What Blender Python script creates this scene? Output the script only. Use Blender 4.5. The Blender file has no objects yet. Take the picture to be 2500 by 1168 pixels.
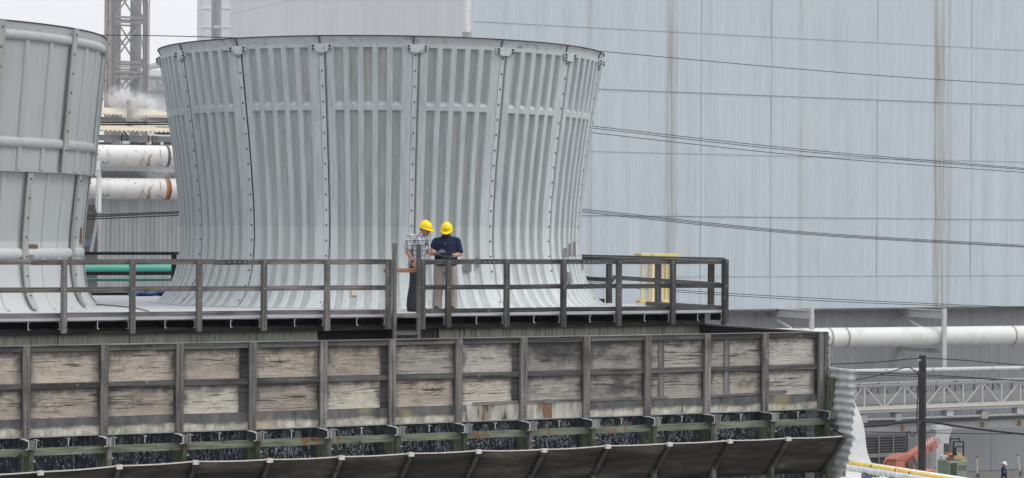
import bpy, bmesh, math, random
from mathutils import Vector, Matrix
random.seed(7)
R = math.radians
sc = bpy.context.scene
COL = sc.collection

# ------------------------------------------------------------------ camera
# Camera stands at (0, 0, ZC); X runs along the cooling tower, Y away from us.
ZC = 14.5                       # eye height above the plant floor
F_PX, PW, PH = 5604.7, 2500.0, 1168.0
YAW, PITCH, ROLL = -0.4759, -0.0024, 0.0058
_r = Vector((math.cos(YAW), math.sin(YAW), 0))
FWD = Vector((-math.sin(YAW)*math.cos(PITCH), math.cos(YAW)*math.cos(PITCH), math.sin(PITCH)))
_u = _r.cross(FWD)
RIGHT = math.cos(ROLL)*_r + math.sin(ROLL)*_u
UP = -math.sin(ROLL)*_r + math.cos(ROLL)*_u
cam_d = bpy.data.cameras.new('camera')
cam = bpy.data.objects.new('camera', cam_d); COL.objects.link(cam)
cam_d.sensor_fit = 'HORIZONTAL'; cam_d.sensor_width = 36.0
cam_d.lens = F_PX/PW*36.0
cam_d.clip_start = 0.5; cam_d.clip_end = 3000
m = Matrix((RIGHT, UP, -FWD)).transposed().to_4x4()
m.translation = (0, 0, ZC)
cam.matrix_world = m
sc.camera = cam

# ------------------------------------------------------------------ light: bright overcast
SUN_EL, SUN_AZ = 50.0, 122.0      # elevation; direction the light comes from, degrees clockwise from +Y
w = bpy.data.worlds.new('World'); sc.world = w; w.use_nodes = True
nt = w.node_tree; nt.nodes.clear()
sky = nt.nodes.new('ShaderNodeTexSky'); sky.sky_type = 'NISHITA'; sky.sun_disc = False
sky.sun_elevation = R(SUN_EL); sky.sun_rotation = R(SUN_AZ); sky.dust_density = 4.0
tc = nt.nodes.new('ShaderNodeTexCoord')
sep = nt.nodes.new('ShaderNodeSeparateXYZ'); nt.links.new(tc.outputs['Generated'], sep.inputs[0])
ramp = nt.nodes.new('ShaderNodeValToRGB'); nt.links.new(sep.outputs['Z'], ramp.inputs[0])
ramp.color_ramp.elements[0].position = 0.0; ramp.color_ramp.elements[0].color = (0.57, 0.57, 0.60, 1)
ramp.color_ramp.elements[1].position = 0.9; ramp.color_ramp.elements[1].color = (0.95, 0.965, 1.0, 1)
cl_n = nt.nodes.new('ShaderNodeTexNoise'); cl_n.inputs['Scale'].default_value = 3.0; cl_n.inputs['Detail'].default_value = 5
nt.links.new(tc.outputs['Generated'], cl_n.inputs['Vector'])
cl_m = nt.nodes.new('ShaderNodeMapRange'); nt.links.new(cl_n.outputs[0], cl_m.inputs[0])
cl_m.inputs[1].default_value = 0.3; cl_m.inputs[2].default_value = 0.7; cl_m.inputs[3].default_value = 0.93; cl_m.inputs[4].default_value = 1.05
cl = nt.nodes.new('ShaderNodeVectorMath'); cl.operation = 'SCALE'
nt.links.new(ramp.outputs[0], cl.inputs[0]); nt.links.new(cl_m.outputs[0], cl.inputs['Scale'])
cl2 = nt.nodes.new('ShaderNodeVectorMath'); cl2.operation = 'SCALE'; cl2.inputs['Scale'].default_value = 17.0   # cloud deck, on the sky's own scale
nt.links.new(cl.outputs[0], cl2.inputs[0])
mx = nt.nodes.new('ShaderNodeMix'); mx.data_type = 'RGBA'; mx.inputs[0].default_value = 0.88
nt.links.new(sky.outputs[0], mx.inputs[6]); nt.links.new(cl2.outputs[0], mx.inputs[7])
bg = nt.nodes.new('ShaderNodeBackground'); bg.inputs['Strength'].default_value = 0.1
nt.links.new(mx.outputs[2], bg.inputs['Color'])
out = nt.nodes.new('ShaderNodeOutputWorld'); nt.links.new(bg.outputs[0], out.inputs['Surface'])

sun_d = bpy.data.lights.new('sun', 'SUN'); sun_d.energy = 1.3; sun_d.angle = R(20); sun_d.color = (1.0, 0.97, 0.93)
sun = bpy.data.objects.new('sun', sun_d); COL.objects.link(sun)
_az, _el = R(SUN_AZ), R(SUN_EL)
_from = Vector((math.sin(_az)*math.cos(_el), math.cos(_az)*math.cos(_el), math.sin(_el)))
sun.rotation_euler = (-_from).to_track_quat('-Z', 'Y').to_euler()
sun.location = _from*60

sc.view_settings.view_transform = 'Standard'; sc.view_settings.look = 'None'
sc.view_settings.exposure = 0.0; sc.view_settings.gamma = 1.0
sc.render.engine = 'CYCLES'
sc.cycles.use_denoising = True
sc.cycles.max_bounces = 6; sc.cycles.diffuse_bounces = 3; sc.cycles.glossy_bounces = 2
sc.cycles.volume_bounces = 1; sc.cycles.transparent_max_bounces = 8

# ------------------------------------------------------------------ points
def at(px, py, Y=None, X=None, Z=None, D=None):
    """the point at pixel (px, py) of the 2500 x 1168 photograph on a plane; relative to the eye"""
    d = FWD + RIGHT*((px-PW/2)/F_PX) + UP*((PH/2-py)/F_PX)
    if Y is not None: return d*(Y/d.y)
    if X is not None: return d*(X/d.x)
    if Z is not None: return d*(Z/d.z)
    return d*D
def V(*a): return Vector(a)

# ------------------------------------------------------------------ mesh builder
class MB:
    def __init__(s): s.v=[]; s.f=[]; s.mi=[]; s.m=0
    def add(s, vs, fs):
        o=len(s.v); s.v += [Vector(v) for v in vs]
        for f in fs: s.f.append([i+o for i in f]); s.mi.append(s.m)
        return s
    def box(s, x0,x1,y0,y1,z0,z1):
        return s.add([(x0,y0,z0),(x1,y0,z0),(x1,y1,z0),(x0,y1,z0),(x0,y0,z1),(x1,y0,z1),(x1,y1,z1),(x0,y1,z1)],
              [(0,3,2,1),(4,5,6,7),(0,1,5,4),(1,2,6,5),(2,3,7,6),(3,0,4,7)])
    def bar(s, a, b, w, h, up=(0,0,1)):
        """rectangular bar from a to b; w across, h along 'up'"""
        a,b=Vector(a),Vector(b); d=(b-a).normalized(); u=Vector(up)
        if abs(d.dot(u))>.99: u=Vector((0,1,0))
        sd=d.cross(u).normalized(); u=sd.cross(d).normalized()
        vs=[]
        for p in (a,b):
            for i,j in ((-1,-1),(1,-1),(1,1),(-1,1)): vs.append(p+sd*(w/2*i)+u*(h/2*j))
        return s.add(vs,[(3,2,1,0),(4,5,6,7),(0,1,5,4),(1,2,6,5),(2,3,7,6),(3,0,4,7)])
    def tube(s, pts, r, n=10, cap=True, r2=None):
        pts=[Vector(p) for p in pts]; k=len(pts); vs=[]; fs=[]; sd=None
        for i,p in enumerate(pts):
            d=(pts[min(i+1,k-1)]-pts[max(i-1,0)]).normalized()
            if sd is None:
                u=Vector((0,0,1)) if abs(d.z)<.9 else Vector((0,1,0)); sd=d.cross(u).normalized()
            sd=(sd-d*sd.dot(d)).normalized(); u=sd.cross(d)
            rr=r[i] if isinstance(r,(list,tuple)) else (r if r2 is None else r+(r2-r)*i/(k-1))
            for j in range(n):
                t=2*math.pi*j/n; vs.append(p+sd*(rr*math.cos(t))+u*(rr*math.sin(t)))
        for i in range(k-1):
            for j in range(n):
                a=i*n+j; b=i*n+(j+1)%n; fs.append((a,b,b+n,a+n))
        if cap: fs.append(tuple(range(n))[::-1]); fs.append(tuple(range((k-1)*n,k*n)))
        return s.add(vs,fs)
    def prism(s, poly, d):
        """closed outline of 3-D points swept along vector d"""
        n=len(poly); d=Vector(d); p=[Vector(q) for q in poly]
        fs=[tuple(range(n))[::-1], tuple(range(n,2*n))]+[(i,(i+1)%n,(i+1)%n+n,i+n) for i in range(n)]
        return s.add(p+[q+d for q in p],fs)
    def lathe(s, prof, c, n=48, a0=0, a1=2*math.pi, close=True):
        vs=[];fs=[];k=len(prof); full=abs(a1-a0-2*math.pi)<1e-6; m_=n if full else n+1
        for j in range(m_):
            t=a0+(a1-a0)*j/n
            for (r,z) in prof: vs.append((c[0]+r*math.cos(t),c[1]+r*math.sin(t),c[2]+z))
        for j in range(n):
            a=j*k; b=((j+1)%m_)*k
            for i in range(k-1): fs.append((a+i,b+i,b+i+1,a+i+1))
        return s.add(vs,fs)
    def grid(s, fn, nu, nv):
        vs=[fn(i/nu,j/nv) for j in range(nv+1) for i in range(nu+1)]
        fs=[(j*(nu+1)+i,j*(nu+1)+i+1,(j+1)*(nu+1)+i+1,(j+1)*(nu+1)+i) for j in range(nv) for i in range(nu)]
        return s.add(vs,fs)
    def ball(s, c, r, n=10, sq=(1,1,1)):
        c=Vector(c); vs=[];fs=[]; m_=max(4,n//2+1)
        for i in range(m_+1):
            p=math.pi*i/m_
            for j in range(n):
                t=2*math.pi*j/n; vs.append(c+Vector((r*sq[0]*math.sin(p)*math.cos(t),r*sq[1]*math.sin(p)*math.sin(t),r*sq[2]*math.cos(p))))
        for i in range(m_):
            for j in range(n): fs.append((i*n+j,(i+1)*n+j,(i+1)*n+(j+1)%n,i*n+(j+1)%n))
        return s.add(vs,fs)
    def build(s, name, mats, parent=None, local=False, smooth=None, bevel=0, origin=None, solid=0):
        if not isinstance(mats,(list,tuple)): mats=[mats]
        me=bpy.data.meshes.new(name)
        if local: off=Vector((0,0,0))
        elif parent is not None: off=Vector((0,0,ZC))-parent.location
        elif origin is not None: off=-Vector(origin)
        else:
            lo=Vector((min(v.x for v in s.v),min(v.y for v in s.v),min(v.z for v in s.v)))
            hi=Vector((max(v.x for v in s.v),max(v.y for v in s.v),max(v.z for v in s.v)))
            origin=Vector(((lo.x+hi.x)/2,(lo.y+hi.y)/2,lo.z)); off=-origin
        me.from_pydata([v+off for v in s.v],[],s.f)
        for mt in mats: me.materials.append(mt)
        if len(mats)>1: me.polygons.foreach_set('material_index',s.mi)
        bm=bmesh.new(); bm.from_mesh(me); bmesh.ops.remove_doubles(bm,verts=bm.verts,dist=1e-5)
        bmesh.ops.recalc_face_normals(bm,faces=bm.faces); bm.to_mesh(me); bm.free()
        if smooth is not None:
            me.polygons.foreach_set('use_smooth',[True]*len(me.polygons)); me.set_sharp_from_angle(angle=R(smooth))
        me.update()
        o=bpy.data.objects.new(name,me); COL.objects.link(o)
        if parent is not None: o.parent=parent
        elif not local: o.location=Vector(origin)+Vector((0,0,ZC))
        if bevel:
            b=o.modifiers.new('bevel','BEVEL'); b.width=bevel; b.segments=1; b.limit_method='ANGLE'
        if solid:
            b=o.modifiers.new('solid','SOLIDIFY'); b.thickness=solid; b.offset=0
        return o

def tag(o, label=None, cat=None, group=None, kind=None):
    if label: o['label']=label
    if cat: o['category']=cat
    if group: o['group']=group
    if kind: o['kind']=kind
    return o
def thing(name, label, cat, loc, group=None, rotz=0):
    o=bpy.data.objects.new(name,None); COL.objects.link(o)
    o.location=Vector(loc)+Vector((0,0,ZC)); o.rotation_euler=(0,0,rotz); o.empty_display_size=.2
    return tag(o,label,cat,group)
def copy_part(o, parent, loc=None, rotz=None):
    c=o.copy(); COL.objects.link(c); c.parent=parent
    if loc is not None: c.location=loc
    if rotz is not None: c.rotation_euler=(0,0,rotz)
    return c
def copy_tree(o, parent=None):
    c=o.copy(); COL.objects.link(c); c.parent=parent
    for ch in list(o.children): copy_tree(ch,c)
    return c

# ------------------------------------------------------------------ materials
def nd(nt,t,ins=None,**props):
    n=nt.nodes.new(t)
    for k,v in props.items(): setattr(n,k,v)
    for k,v in (ins or {}).items():
        if isinstance(v,bpy.types.NodeSocket): nt.links.new(v,n.inputs[k])
        elif v is not None: n.inputs[k].default_value=v
    return n
def c4(c): return (c[0],c[1],c[2],1.0)
class MT:
    def __init__(s,name,rnd=True):
        s.mat=bpy.data.materials.new(name); s.mat.use_nodes=True; s.nt=s.mat.node_tree; s.nt.nodes.clear()
        tc=nd(s.nt,'ShaderNodeTexCoord'); s.obj=tc.outputs['Object']; s.gen=tc.outputs['Generated']
        s.info=nd(s.nt,'ShaderNodeObjectInfo'); s.rand=s.info.outputs['Random']
        if rnd:
            a=nd(s.nt,'ShaderNodeMath',{0:s.rand,1:57.0},operation='MULTIPLY')
            s.vec=nd(s.nt,'ShaderNodeVectorMath',{0:s.obj,1:a.outputs[0]},operation='ADD').outputs[0]
        else: s.vec=s.obj
    def map(s,scale,vec=None,loc=(0,0,0)):
        return nd(s.nt,'ShaderNodeMapping',{'Vector':vec or s.vec,'Scale':scale,'Location':loc}).outputs[0]
    def noise(s,scale,detail=4,vec=None,st=(1,1,1),rough=.55,dist=0):
        n=nd(s.nt,'ShaderNodeTexNoise',{'Vector':s.map(st,vec),'Scale':scale,'Detail':detail,'Roughness':rough,'Distortion':dist}); return n.outputs[0]
    def wave(s,scale,dirn='X',dist=0,dscale=1,detail=2,st=(1,1,1),vec=None):
        n=nd(s.nt,'ShaderNodeTexWave',{'Vector':s.map(st,vec),'Scale':scale,'Distortion':dist,'Detail':detail,'Detail Scale':dscale},wave_type='BANDS',bands_direction=dirn); return n.outputs[1]
    def ramp(s,fac,stops,interp='LINEAR'):
        n=nd(s.nt,'ShaderNodeValToRGB',{0:fac}); cr=n.color_ramp; cr.interpolation=interp
        while len(cr.elements)<len(stops): cr.elements.new(.5)
        for e,(p,c) in zip(cr.elements,stops):
            e.position=p; e.color=c4(c) if isinstance(c,(tuple,list)) else (c,c,c,1)
        return n.outputs[0]
    def mr(s,v,a,b,c=0,d=1,smooth=True):
        return nd(s.nt,'ShaderNodeMapRange',{0:v,1:a,2:b,3:c,4:d},interpolation_type='SMOOTHSTEP' if smooth else 'LINEAR').outputs[0]
    def mix(s,f,a,b,mode='MIX'):
        n=nd(s.nt,'ShaderNodeMix',data_type='RGBA',blend_type=mode)
        for i,v in ((0,f),(6,a),(7,b)):
            if isinstance(v,bpy.types.NodeSocket): s.nt.links.new(v,n.inputs[i])
            else: n.inputs[i].default_value=v if i==0 else c4(v)
        return n.outputs[2]
    def math(s,op,a,b=0.0): return nd(s.nt,'ShaderNodeMath',{0:a,1:b},operation=op).outputs[0]
    def sep(s,v=None):
        n=nd(s.nt,'ShaderNodeSeparateXYZ',{0:v or s.obj}); return n.outputs
    def bump(s,h,strength=.3,dist=.02): return nd(s.nt,'ShaderNodeBump',{'Height':h,'Strength':strength,'Distance':dist}).outputs[0]
    def out(s,col,rough=.7,metal=0.0,normal=None,spec=.3):
        p=nd(s.nt,'ShaderNodeBsdfPrincipled',{'Base Color':col if isinstance(col,bpy.types.NodeSocket) else c4(col),'Roughness':rough,'Metallic':metal,'Specular IOR Level':spec})
        if normal is not None: s.nt.links.new(normal,p.inputs['Normal'])
        o=nd(s.nt,'ShaderNodeOutputMaterial'); s.nt.links.new(p.outputs[0],o.inputs[0]); return s.mat
def painted(name,col,var=.12,rough=.55,metal=0,scale=3,dirt=None,dirt_amt=.3,st=(1,1,1)):
    t=MT(name); n=t.noise(scale,5,st=st)
    c=t.mix(n,tuple(x*(1-var) for x in col),tuple(min(1,x*(1+var)) for x in col))
    if dirt is not None:
        d=t.mr(t.noise(scale*2.3,6,st=st),.52,.75); d=t.math('MULTIPLY',d,dirt_amt); c=t.mix(d,c,dirt)
    return t.out(c,rough,metal)
def wood(name,axis,lo,hi,warm=0.0):
    """weathered bare timber, grain along one axis"""
    t=MT(name); st={'X':(.35,14,14),'Y':(14,.35,14),'Z':(14,14,.35)}[axis]
    g=t.noise(2.2,7,st=st,rough=.65); big=t.noise(1.6,3)
    c=t.ramp(g,[(.3,lo),(.5,tuple((a+b)/2 for a,b in zip(lo,hi))),(.72,hi)])
    br=t.mr(t.rand,0,1,.72,1.25,False)
    c=t.mix(1.0,c,nd(t.nt,'ShaderNodeCombineXYZ',{0:br,1:br,2:br}).outputs[0],'MULTIPLY')
    c=t.mix(t.math('MULTIPLY',t.mr(big,.45,.75),.6),c,tuple(x*.45 for x in lo))
    crack=t.mr(t.noise(3.5,4,st=st,rough=.5),.60,.66)
    c=t.mix(t.math('MULTIPLY',crack,.7),c,(.012,.012,.013))
    sp=t.mr(t.noise(9,3),.66,.72); c=t.mix(t.math('MULTIPLY',sp,.35),c,(.42,.41,.38))
    return t.out(c,.9,normal=t.bump(g,.5,.01))
M={}
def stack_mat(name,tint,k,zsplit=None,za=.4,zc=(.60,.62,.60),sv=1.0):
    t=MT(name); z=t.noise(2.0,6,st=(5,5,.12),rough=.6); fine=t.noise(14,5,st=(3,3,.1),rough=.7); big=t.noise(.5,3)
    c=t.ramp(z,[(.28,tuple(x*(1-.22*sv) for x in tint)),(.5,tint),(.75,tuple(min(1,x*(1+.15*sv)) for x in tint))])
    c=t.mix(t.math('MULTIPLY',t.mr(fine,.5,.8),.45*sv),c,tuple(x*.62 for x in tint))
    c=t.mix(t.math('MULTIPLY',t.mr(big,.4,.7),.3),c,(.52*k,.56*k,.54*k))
    if zsplit is not None: c=t.mix(t.math('MULTIPLY',t.mr(t.sep()[2],zsplit+.03,zsplit-.03),za),c,zc)
    wp=t.mr(t.noise(5,6,st=(6,6,.25)),.64,.72); c=t.mix(t.math('MULTIPLY',wp,.5*sv),c,(.72,.76,.77))
    return t.out(c,.5,normal=t.bump(z,.06,.01))
M['stack']=stack_mat('ribbed grp paint',(.435,.48,.49),1,1.62,.35)
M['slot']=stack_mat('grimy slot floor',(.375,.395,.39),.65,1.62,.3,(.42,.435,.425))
M['stack2']=stack_mat('smooth grp paint',(.37,.39,.40),.75,1.30,.4,(.62,.63,.61),.45)
M['flange']=stack_mat('flange strip paint',(.33,.345,.33),.7)
M['flange_light']=stack_mat('light flange paint',(.50,.53,.54),1)
M['bolt']=painted('dark bolt steel',(.035,.035,.037),.2,.5)
M['rim']=painted('rim edge',(.055,.045,.045),.3,.8)
M['clamp']=painted('clamp plate',(.47,.50,.51),.15,.5,dirt=(.05,.05,.05),dirt_amt=.6)
M['patch']=painted('grey patch',(.16,.16,.15),.3,.8,scale=9)
M['patch_brown']=painted('brown patch',(.14,.085,.06),.3,.8,scale=12)
for a in 'XYZ':
    M['wood'+a]=wood('grey timber '+a,a,(.07,.067,.065),(.31,.297,.28))
    M['dwood'+a]=wood('dark timber '+a,a,(.034,.034,.036),(.165,.162,.16))
    M['gwood'+a]=wood('algae timber '+a,a,(.05,.06,.04),(.17,.20,.13))
M['fresh']=wood('fresh timber','X',(.42,.17,.07),(.62,.30,.14))
def green_beam():
    t=MT('algae header'); g=t.noise(2.2,6,st=(.8,10,10)); c=t.ramp(g,[(.3,(.085,.105,.07)),(.55,(.20,.225,.165)),(.75,(.32,.34,.27))])
    ru=t.mr(t.noise(2.3,5),.56,.64); c=t.mix(t.math('MULTIPLY',ru,.85),c,(.22,.085,.025))
    dk=t.mr(t.noise(6,4),.62,.7); c=t.mix(dk,c,(.03,.035,.025)); return t.out(c,.85)
M['green_beam']=green_beam()
def ply(name,lo,hi,stain,amt,seed):
    """sun-bleached plywood: rotary-cut figure, fine checks, mould that creeps in from the frame"""
    t=MT(name); v=t.map((1,1,1),loc=(seed,seed*.7,seed*1.3))
    g=t.noise(1.5,3,vec=v,st=(.45,1,1.9),rough=.45,dist=.35)
    fr=t.math('FRACT',t.math('MULTIPLY',g,24.0)); tri=t.math('MULTIPLY',t.math('ABSOLUTE',t.math('SUBTRACT',fr,.5)),2.0)
    fine=t.noise(9,6,vec=v,st=(.22,1,3.2),rough=.7); mott=t.noise(4.5,5,vec=v,rough=.65)
    base=t.ramp(fine,[(.32,lo),(.5,tuple((a+b)/2 for a,b in zip(lo,hi))),(.68,hi)])
    base=t.mix(t.math('MULTIPLY',t.mr(mott,.42,.64),.6),base,tuple(min(1,x*1.12) for x in hi))
    msk=t.mr(t.noise(2.2,4,vec=v,st=(.7,1,1.4)),.43,.62)
    c=t.mix(t.math('MULTIPLY',t.math('MULTIPLY',t.mr(tri,.0,.5,1,0),msk),.52),base,tuple(x*.40 for x in lo))
    c=t.mix(t.math('MULTIPLY',t.math('MULTIPLY',t.mr(tri,.6,1.0),msk),.30),c,tuple(min(1,x*1.2) for x in hi))
    chk=t.mr(t.noise(4.2,4,vec=v,st=(.38,1,9),rough=.5),.59,.63); c=t.mix(t.math('MULTIPLY',chk,.85),c,(.02,.019,.019))
    kn=nd(t.nt,'ShaderNodeTexVoronoi',{'Vector':t.map((1.2,1,2.2),v),'Scale':1.35}); kd=kn.outputs['Distance']
    c=t.mix(t.math('MULTIPLY',t.mr(kd,.085,.02),.75),c,(.035,.03,.027))
    st1=t.mr(t.noise(1.25,5,vec=v,st=(.8,1,1.1),rough=.6),.58-amt,.78-amt); c=t.mix(t.math('MULTIPLY',st1,.78),c,stain)
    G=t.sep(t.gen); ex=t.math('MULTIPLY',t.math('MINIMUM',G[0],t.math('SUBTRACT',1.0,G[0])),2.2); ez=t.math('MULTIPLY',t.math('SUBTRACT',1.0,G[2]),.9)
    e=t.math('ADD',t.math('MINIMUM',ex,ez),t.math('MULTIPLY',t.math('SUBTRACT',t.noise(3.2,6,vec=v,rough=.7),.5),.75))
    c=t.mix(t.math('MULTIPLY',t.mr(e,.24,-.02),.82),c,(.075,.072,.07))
    wash=t.mr(t.math('ADD',G[2],t.math('MULTIPLY',t.math('SUBTRACT',mott,.5),1.1)),.42,.05); c=t.mix(t.math('MULTIPLY',wash,.35),c,tuple(min(1,x*1.3) for x in hi))
    sp=t.mr(t.noise(24,3,vec=v),.66,.74); c=t.mix(t.math('MULTIPLY',sp,.4),c,(.03,.03,.03))
    br=t.mr(t.rand,0,1,.72,1.14,False); c=t.mix(1.0,c,nd(t.nt,'ShaderNodeCombineXYZ',{0:br,1:br,2:br}).outputs[0],'MULTIPLY')
    return t.out(c,.9,normal=t.bump(tri,.3,.008))
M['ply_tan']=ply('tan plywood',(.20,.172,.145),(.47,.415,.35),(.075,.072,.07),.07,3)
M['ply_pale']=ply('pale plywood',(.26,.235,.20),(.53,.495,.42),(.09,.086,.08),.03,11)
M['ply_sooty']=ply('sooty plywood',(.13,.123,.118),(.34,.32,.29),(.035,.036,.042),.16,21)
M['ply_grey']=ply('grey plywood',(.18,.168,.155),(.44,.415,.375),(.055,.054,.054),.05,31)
def kick():
    t=MT('lime stained kick board'); x,y,z=t.sep(t.gen)
    n=t.noise(2.2,8,st=(1,1,3.0),rough=.7); e=t.math('ADD',z,t.math('MULTIPLY',t.math('SUBTRACT',n,.5),.75))
    base=t.ramp(t.noise(5,5,st=(1,1,.5)),[(.3,(.07,.072,.075)),(.7,(.17,.17,.165))])
    lime=t.ramp(t.noise(7,7,st=(1,1,.5),rough=.7),[(.35,(.24,.235,.19)),(.58,(.55,.535,.45)),(.75,(.74,.73,.66))])
    c=t.mix(t.mr(e,.54,.26),base,lime)
    yl=t.mr(t.noise(1.1,3),.57,.68); c=t.mix(t.math('MULTIPLY',yl,.5),c,(.36,.30,.15))
    dk=t.mr(t.noise(2.4,5,st=(2.5,1,.5)),.62,.72); c=t.mix(t.math('MULTIPLY',dk,.7),c,(.05,.05,.045)); return t.out(c,.9)
M['kick']=kick()
def kick_rust():
    t=MT('peeling kick board'); n=t.noise(4,6,st=(2.2,1,.45)); c=t.ramp(n,[(.34,(.06,.06,.055)),(.45,(.32,.31,.27)),(.62,(.50,.49,.44)),(.74,(.60,.59,.55))])
    r=t.mr(t.noise(2.2,5,st=(2.5,1,.4)),.58,.64); c=t.mix(t.math('MULTIPLY',r,.85),c,(.16,.075,.03)); return t.out(c,.85)
M['kick_rust']=kick_rust()
def plenum():
    t=MT('mossy plenum board'); s=t.noise(3.2,7,st=(5,5,.3),rough=.7); c=t.ramp(s,[(.3,(.13,.14,.105)),(.45,(.36,.375,.30)),(.66,(.56,.56,.47))])
    d=t.mr(t.noise(8,5,st=(4,4,.35)),.58,.70); c=t.mix(t.math('MULTIPLY',d,.75),c,(.045,.045,.04))
    b=t.mr(t.noise(1.3,4),.5,.72); c=t.mix(t.math('MULTIPLY',b,.5),c,(.17,.20,.13)); return t.out(c,.95)
M['plenum']=plenum()
M['tar']=painted('black board',(.022,.022,.024),.35,.8,scale=6)  # black for dark boards; also paints shade on joists, far railing and under-deck backing
M['deck']=painted('pale deck coating',(.50,.51,.535),.14,.6,scale=1.5,dirt=(.28,.27,.27),dirt_amt=.5)
M['galv']=painted('galvanised steel',(.36,.375,.38),.25,.45,.5,scale=7,dirt=(.10,.09,.08),dirt_amt=.5)
M['galv_dark']=painted('dark galvanised steel',(.075,.08,.085),.3,.55,.3,scale=7)
M['galv_lit_end']=painted('steel end with painted light',(.52,.54,.55),.2,.5,scale=9)  # brighter copy of the steel; paints outdoor light onto the front ends
def fill():
    t=MT('wet black fill'); s=t.noise(7,6,st=(3,3,.5),rough=.7); c=t.ramp(s,[(.40,(.012,.016,.026)),(.55,(.06,.076,.105)),(.68,(.32,.35,.40))])
    return t.out(c,.35,spec=.5)
M['fill']=fill()
M['water']=painted('white splashing water',(.62,.66,.70),.2,.25)
M['slat']=painted('wet splash slat',(.22,.225,.22),.35,.6,scale=9)
def louv():
    t=MT('stained louvre board'); s=t.noise(1.5,6,st=(.5,2.2,2.2),rough=.65); c=t.ramp(s,[(.33,(.022,.02,.019)),(.52,(.066,.058,.05)),(.72,(.18,.158,.125))])
    b=t.mr(t.noise(.9,3),.42,.66); c=t.mix(t.math('MULTIPLY',b,.55),c,(.03,.03,.032))
    f=t.mr(t.noise(6,5,st=(.4,3,3)),.58,.70); c=t.mix(t.math('MULTIPLY',f,.35),c,(.17,.15,.115))
    return t.out(c,.85)
M['louv']=louv()
M['louv_edge']=painted('bleached louvre edge',(.58,.56,.52),.25,.8,scale=8,dirt=(.2,.18,.15),dirt_amt=.6)
def corr():
    t=MT('weathered corrugated sheet'); s=t.noise(3,6,st=(2,2,.6)); c=t.ramp(s,[(.3,(.40,.42,.43)),(.55,(.56,.585,.595)),(.75,(.68,.70,.71))])
    d=t.mr(t.noise(6,5),.58,.72); c=t.mix(t.math('MULTIPLY',d,.4),c,(.15,.15,.15)); return t.out(c,.55,.2)
M['corr']=corr()
def siding(name,base,streak,stains=(),k=1.0,ribs=True,seams=()):
    """vertical sheet cladding with run-off streaks; stains = (x, width, strength)"""
    t=MT(name,rnd=False); xs=t.sep(); s1=t.noise(1.3,6,st=(1,1,.035),rough=.7); s2=t.noise(5.5,5,st=(1,1,.06),rough=.75); s3=t.noise(.22,3,st=(1,1,.6))
    c=t.ramp(s1,[(.3,tuple(x*.90 for x in base)),(.5,base),(.72,tuple(min(1,x*1.10) for x in base))])
    c=t.mix(t.math('MULTIPLY',t.mr(s2,.52,.74),.75*k),c,streak)
    c=t.mix(t.math('MULTIPLY',t.mr(s2,.47,.28),.6*k),c,tuple(x*.72 for x in base))
    c=t.mix(t.math('MULTIPLY',t.mr(s3,.45,.65),.35*k),c,tuple(min(1,x*y) for x,y in zip(base,(1.08,1.05,1.0))))
    for (x0,wd,am) in stains:
        d=t.math('ABSOLUTE',t.math('SUBTRACT',t.math('ADD',xs[0],t.math('MULTIPLY',t.math('SUBTRACT',t.noise(.6,3,st=(0,0,1)),.5),.25)),x0))
        f=t.math('MULTIPLY',t.mr(d,wd,wd*.15),t.mr(t.noise(3,4,st=(2,2,.05)),.3,.6)); c=t.mix(t.math('MULTIPLY',f,am),c,(.30,.29,.26))
    for z0 in seams:
        d=t.math('ABSOLUTE',t.math('SUBTRACT',xs[2],z0)); f=t.math('MULTIPLY',t.mr(d,.07,.03),t.mr(t.noise(1.2,4,st=(1,1,.2)),.35,.6)); c=t.mix(t.math('MULTIPLY',f,.45),c,tuple(x*.6 for x in base))
    return t.out(c,.6)
M['gray_siding']=siding('grey lower cladding',(.32,.328,.345),(.41,.415,.42),k=.9)
M['gray_panel']=painted('smooth grey panel',(.30,.31,.33),.08,.6,scale=1.5,dirt=(.18,.18,.18),dirt_amt=.3,st=(2,2,.2))
def ribbed(name,base):
    t=MT(name,rnd=False); s=t.noise(2,5,st=(1.5,1.5,.15)); c=t.ramp(s,[(.3,tuple(x*.8 for x in base)),(.7,tuple(x*1.15 for x in base))]); return t.out(c,.6)
M['left_wall']=ribbed('grey corrugated cladding',(.40,.415,.43))
M['roof_cream']=ribbed('cream roof sheet',(.58,.52,.40))
M['shed_wall']=ribbed('pale shed cladding',(.40,.43,.45))
def rusty_pipe(name,amt):
    t=MT(name,rnd=False); n=t.noise(1.2,5); c=t.mix(n,(.60,.60,.585),(.74,.74,.725))
    gr=t.mr(t.noise(1.5,6,st=(1,1,.5)),.5,.75); c=t.mix(t.math('MULTIPLY',gr,.35),c,(.40,.40,.38))
    r=t.mr(t.noise(1.5,6,st=(2.2,1,.5),rough=.65),.66-amt,.72-amt); c=t.mix(t.math('MULTIPLY',r,.8),c,(.33,.14,.055))
    k=t.mr(t.noise(2.6,7,st=(1.2,1,1),rough=.7),.66-amt,.70-amt); c=t.mix(t.math('MULTIPLY',k,.9),c,(.09,.08,.075)); return t.out(c,.6)
M['pipe_rust']=rusty_pipe('peeling white pipe',.06)
M['pipe_white']=rusty_pipe('white pipe wrap',-.035)
M['white']=painted('white paint',(.66,.67,.665),.08,.5,dirt=(.35,.32,.28),dirt_amt=.4)
M['offwhite']=painted('off-white steel',(.49,.495,.495),.1,.5,dirt=(.28,.25,.22),dirt_amt=.5)
M['grey']=painted('grey steel',(.34,.345,.35),.12,.5,dirt=(.16,.14,.12),dirt_amt=.4)
M['dgrey']=painted('dark grey steel',(.12,.122,.125),.2,.6)
M['tower']=painted('dusty tower steel',(.22,.205,.195),.2,.7,scale=1.5,dirt=(.18,.12,.09),dirt_amt=.6)
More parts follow.
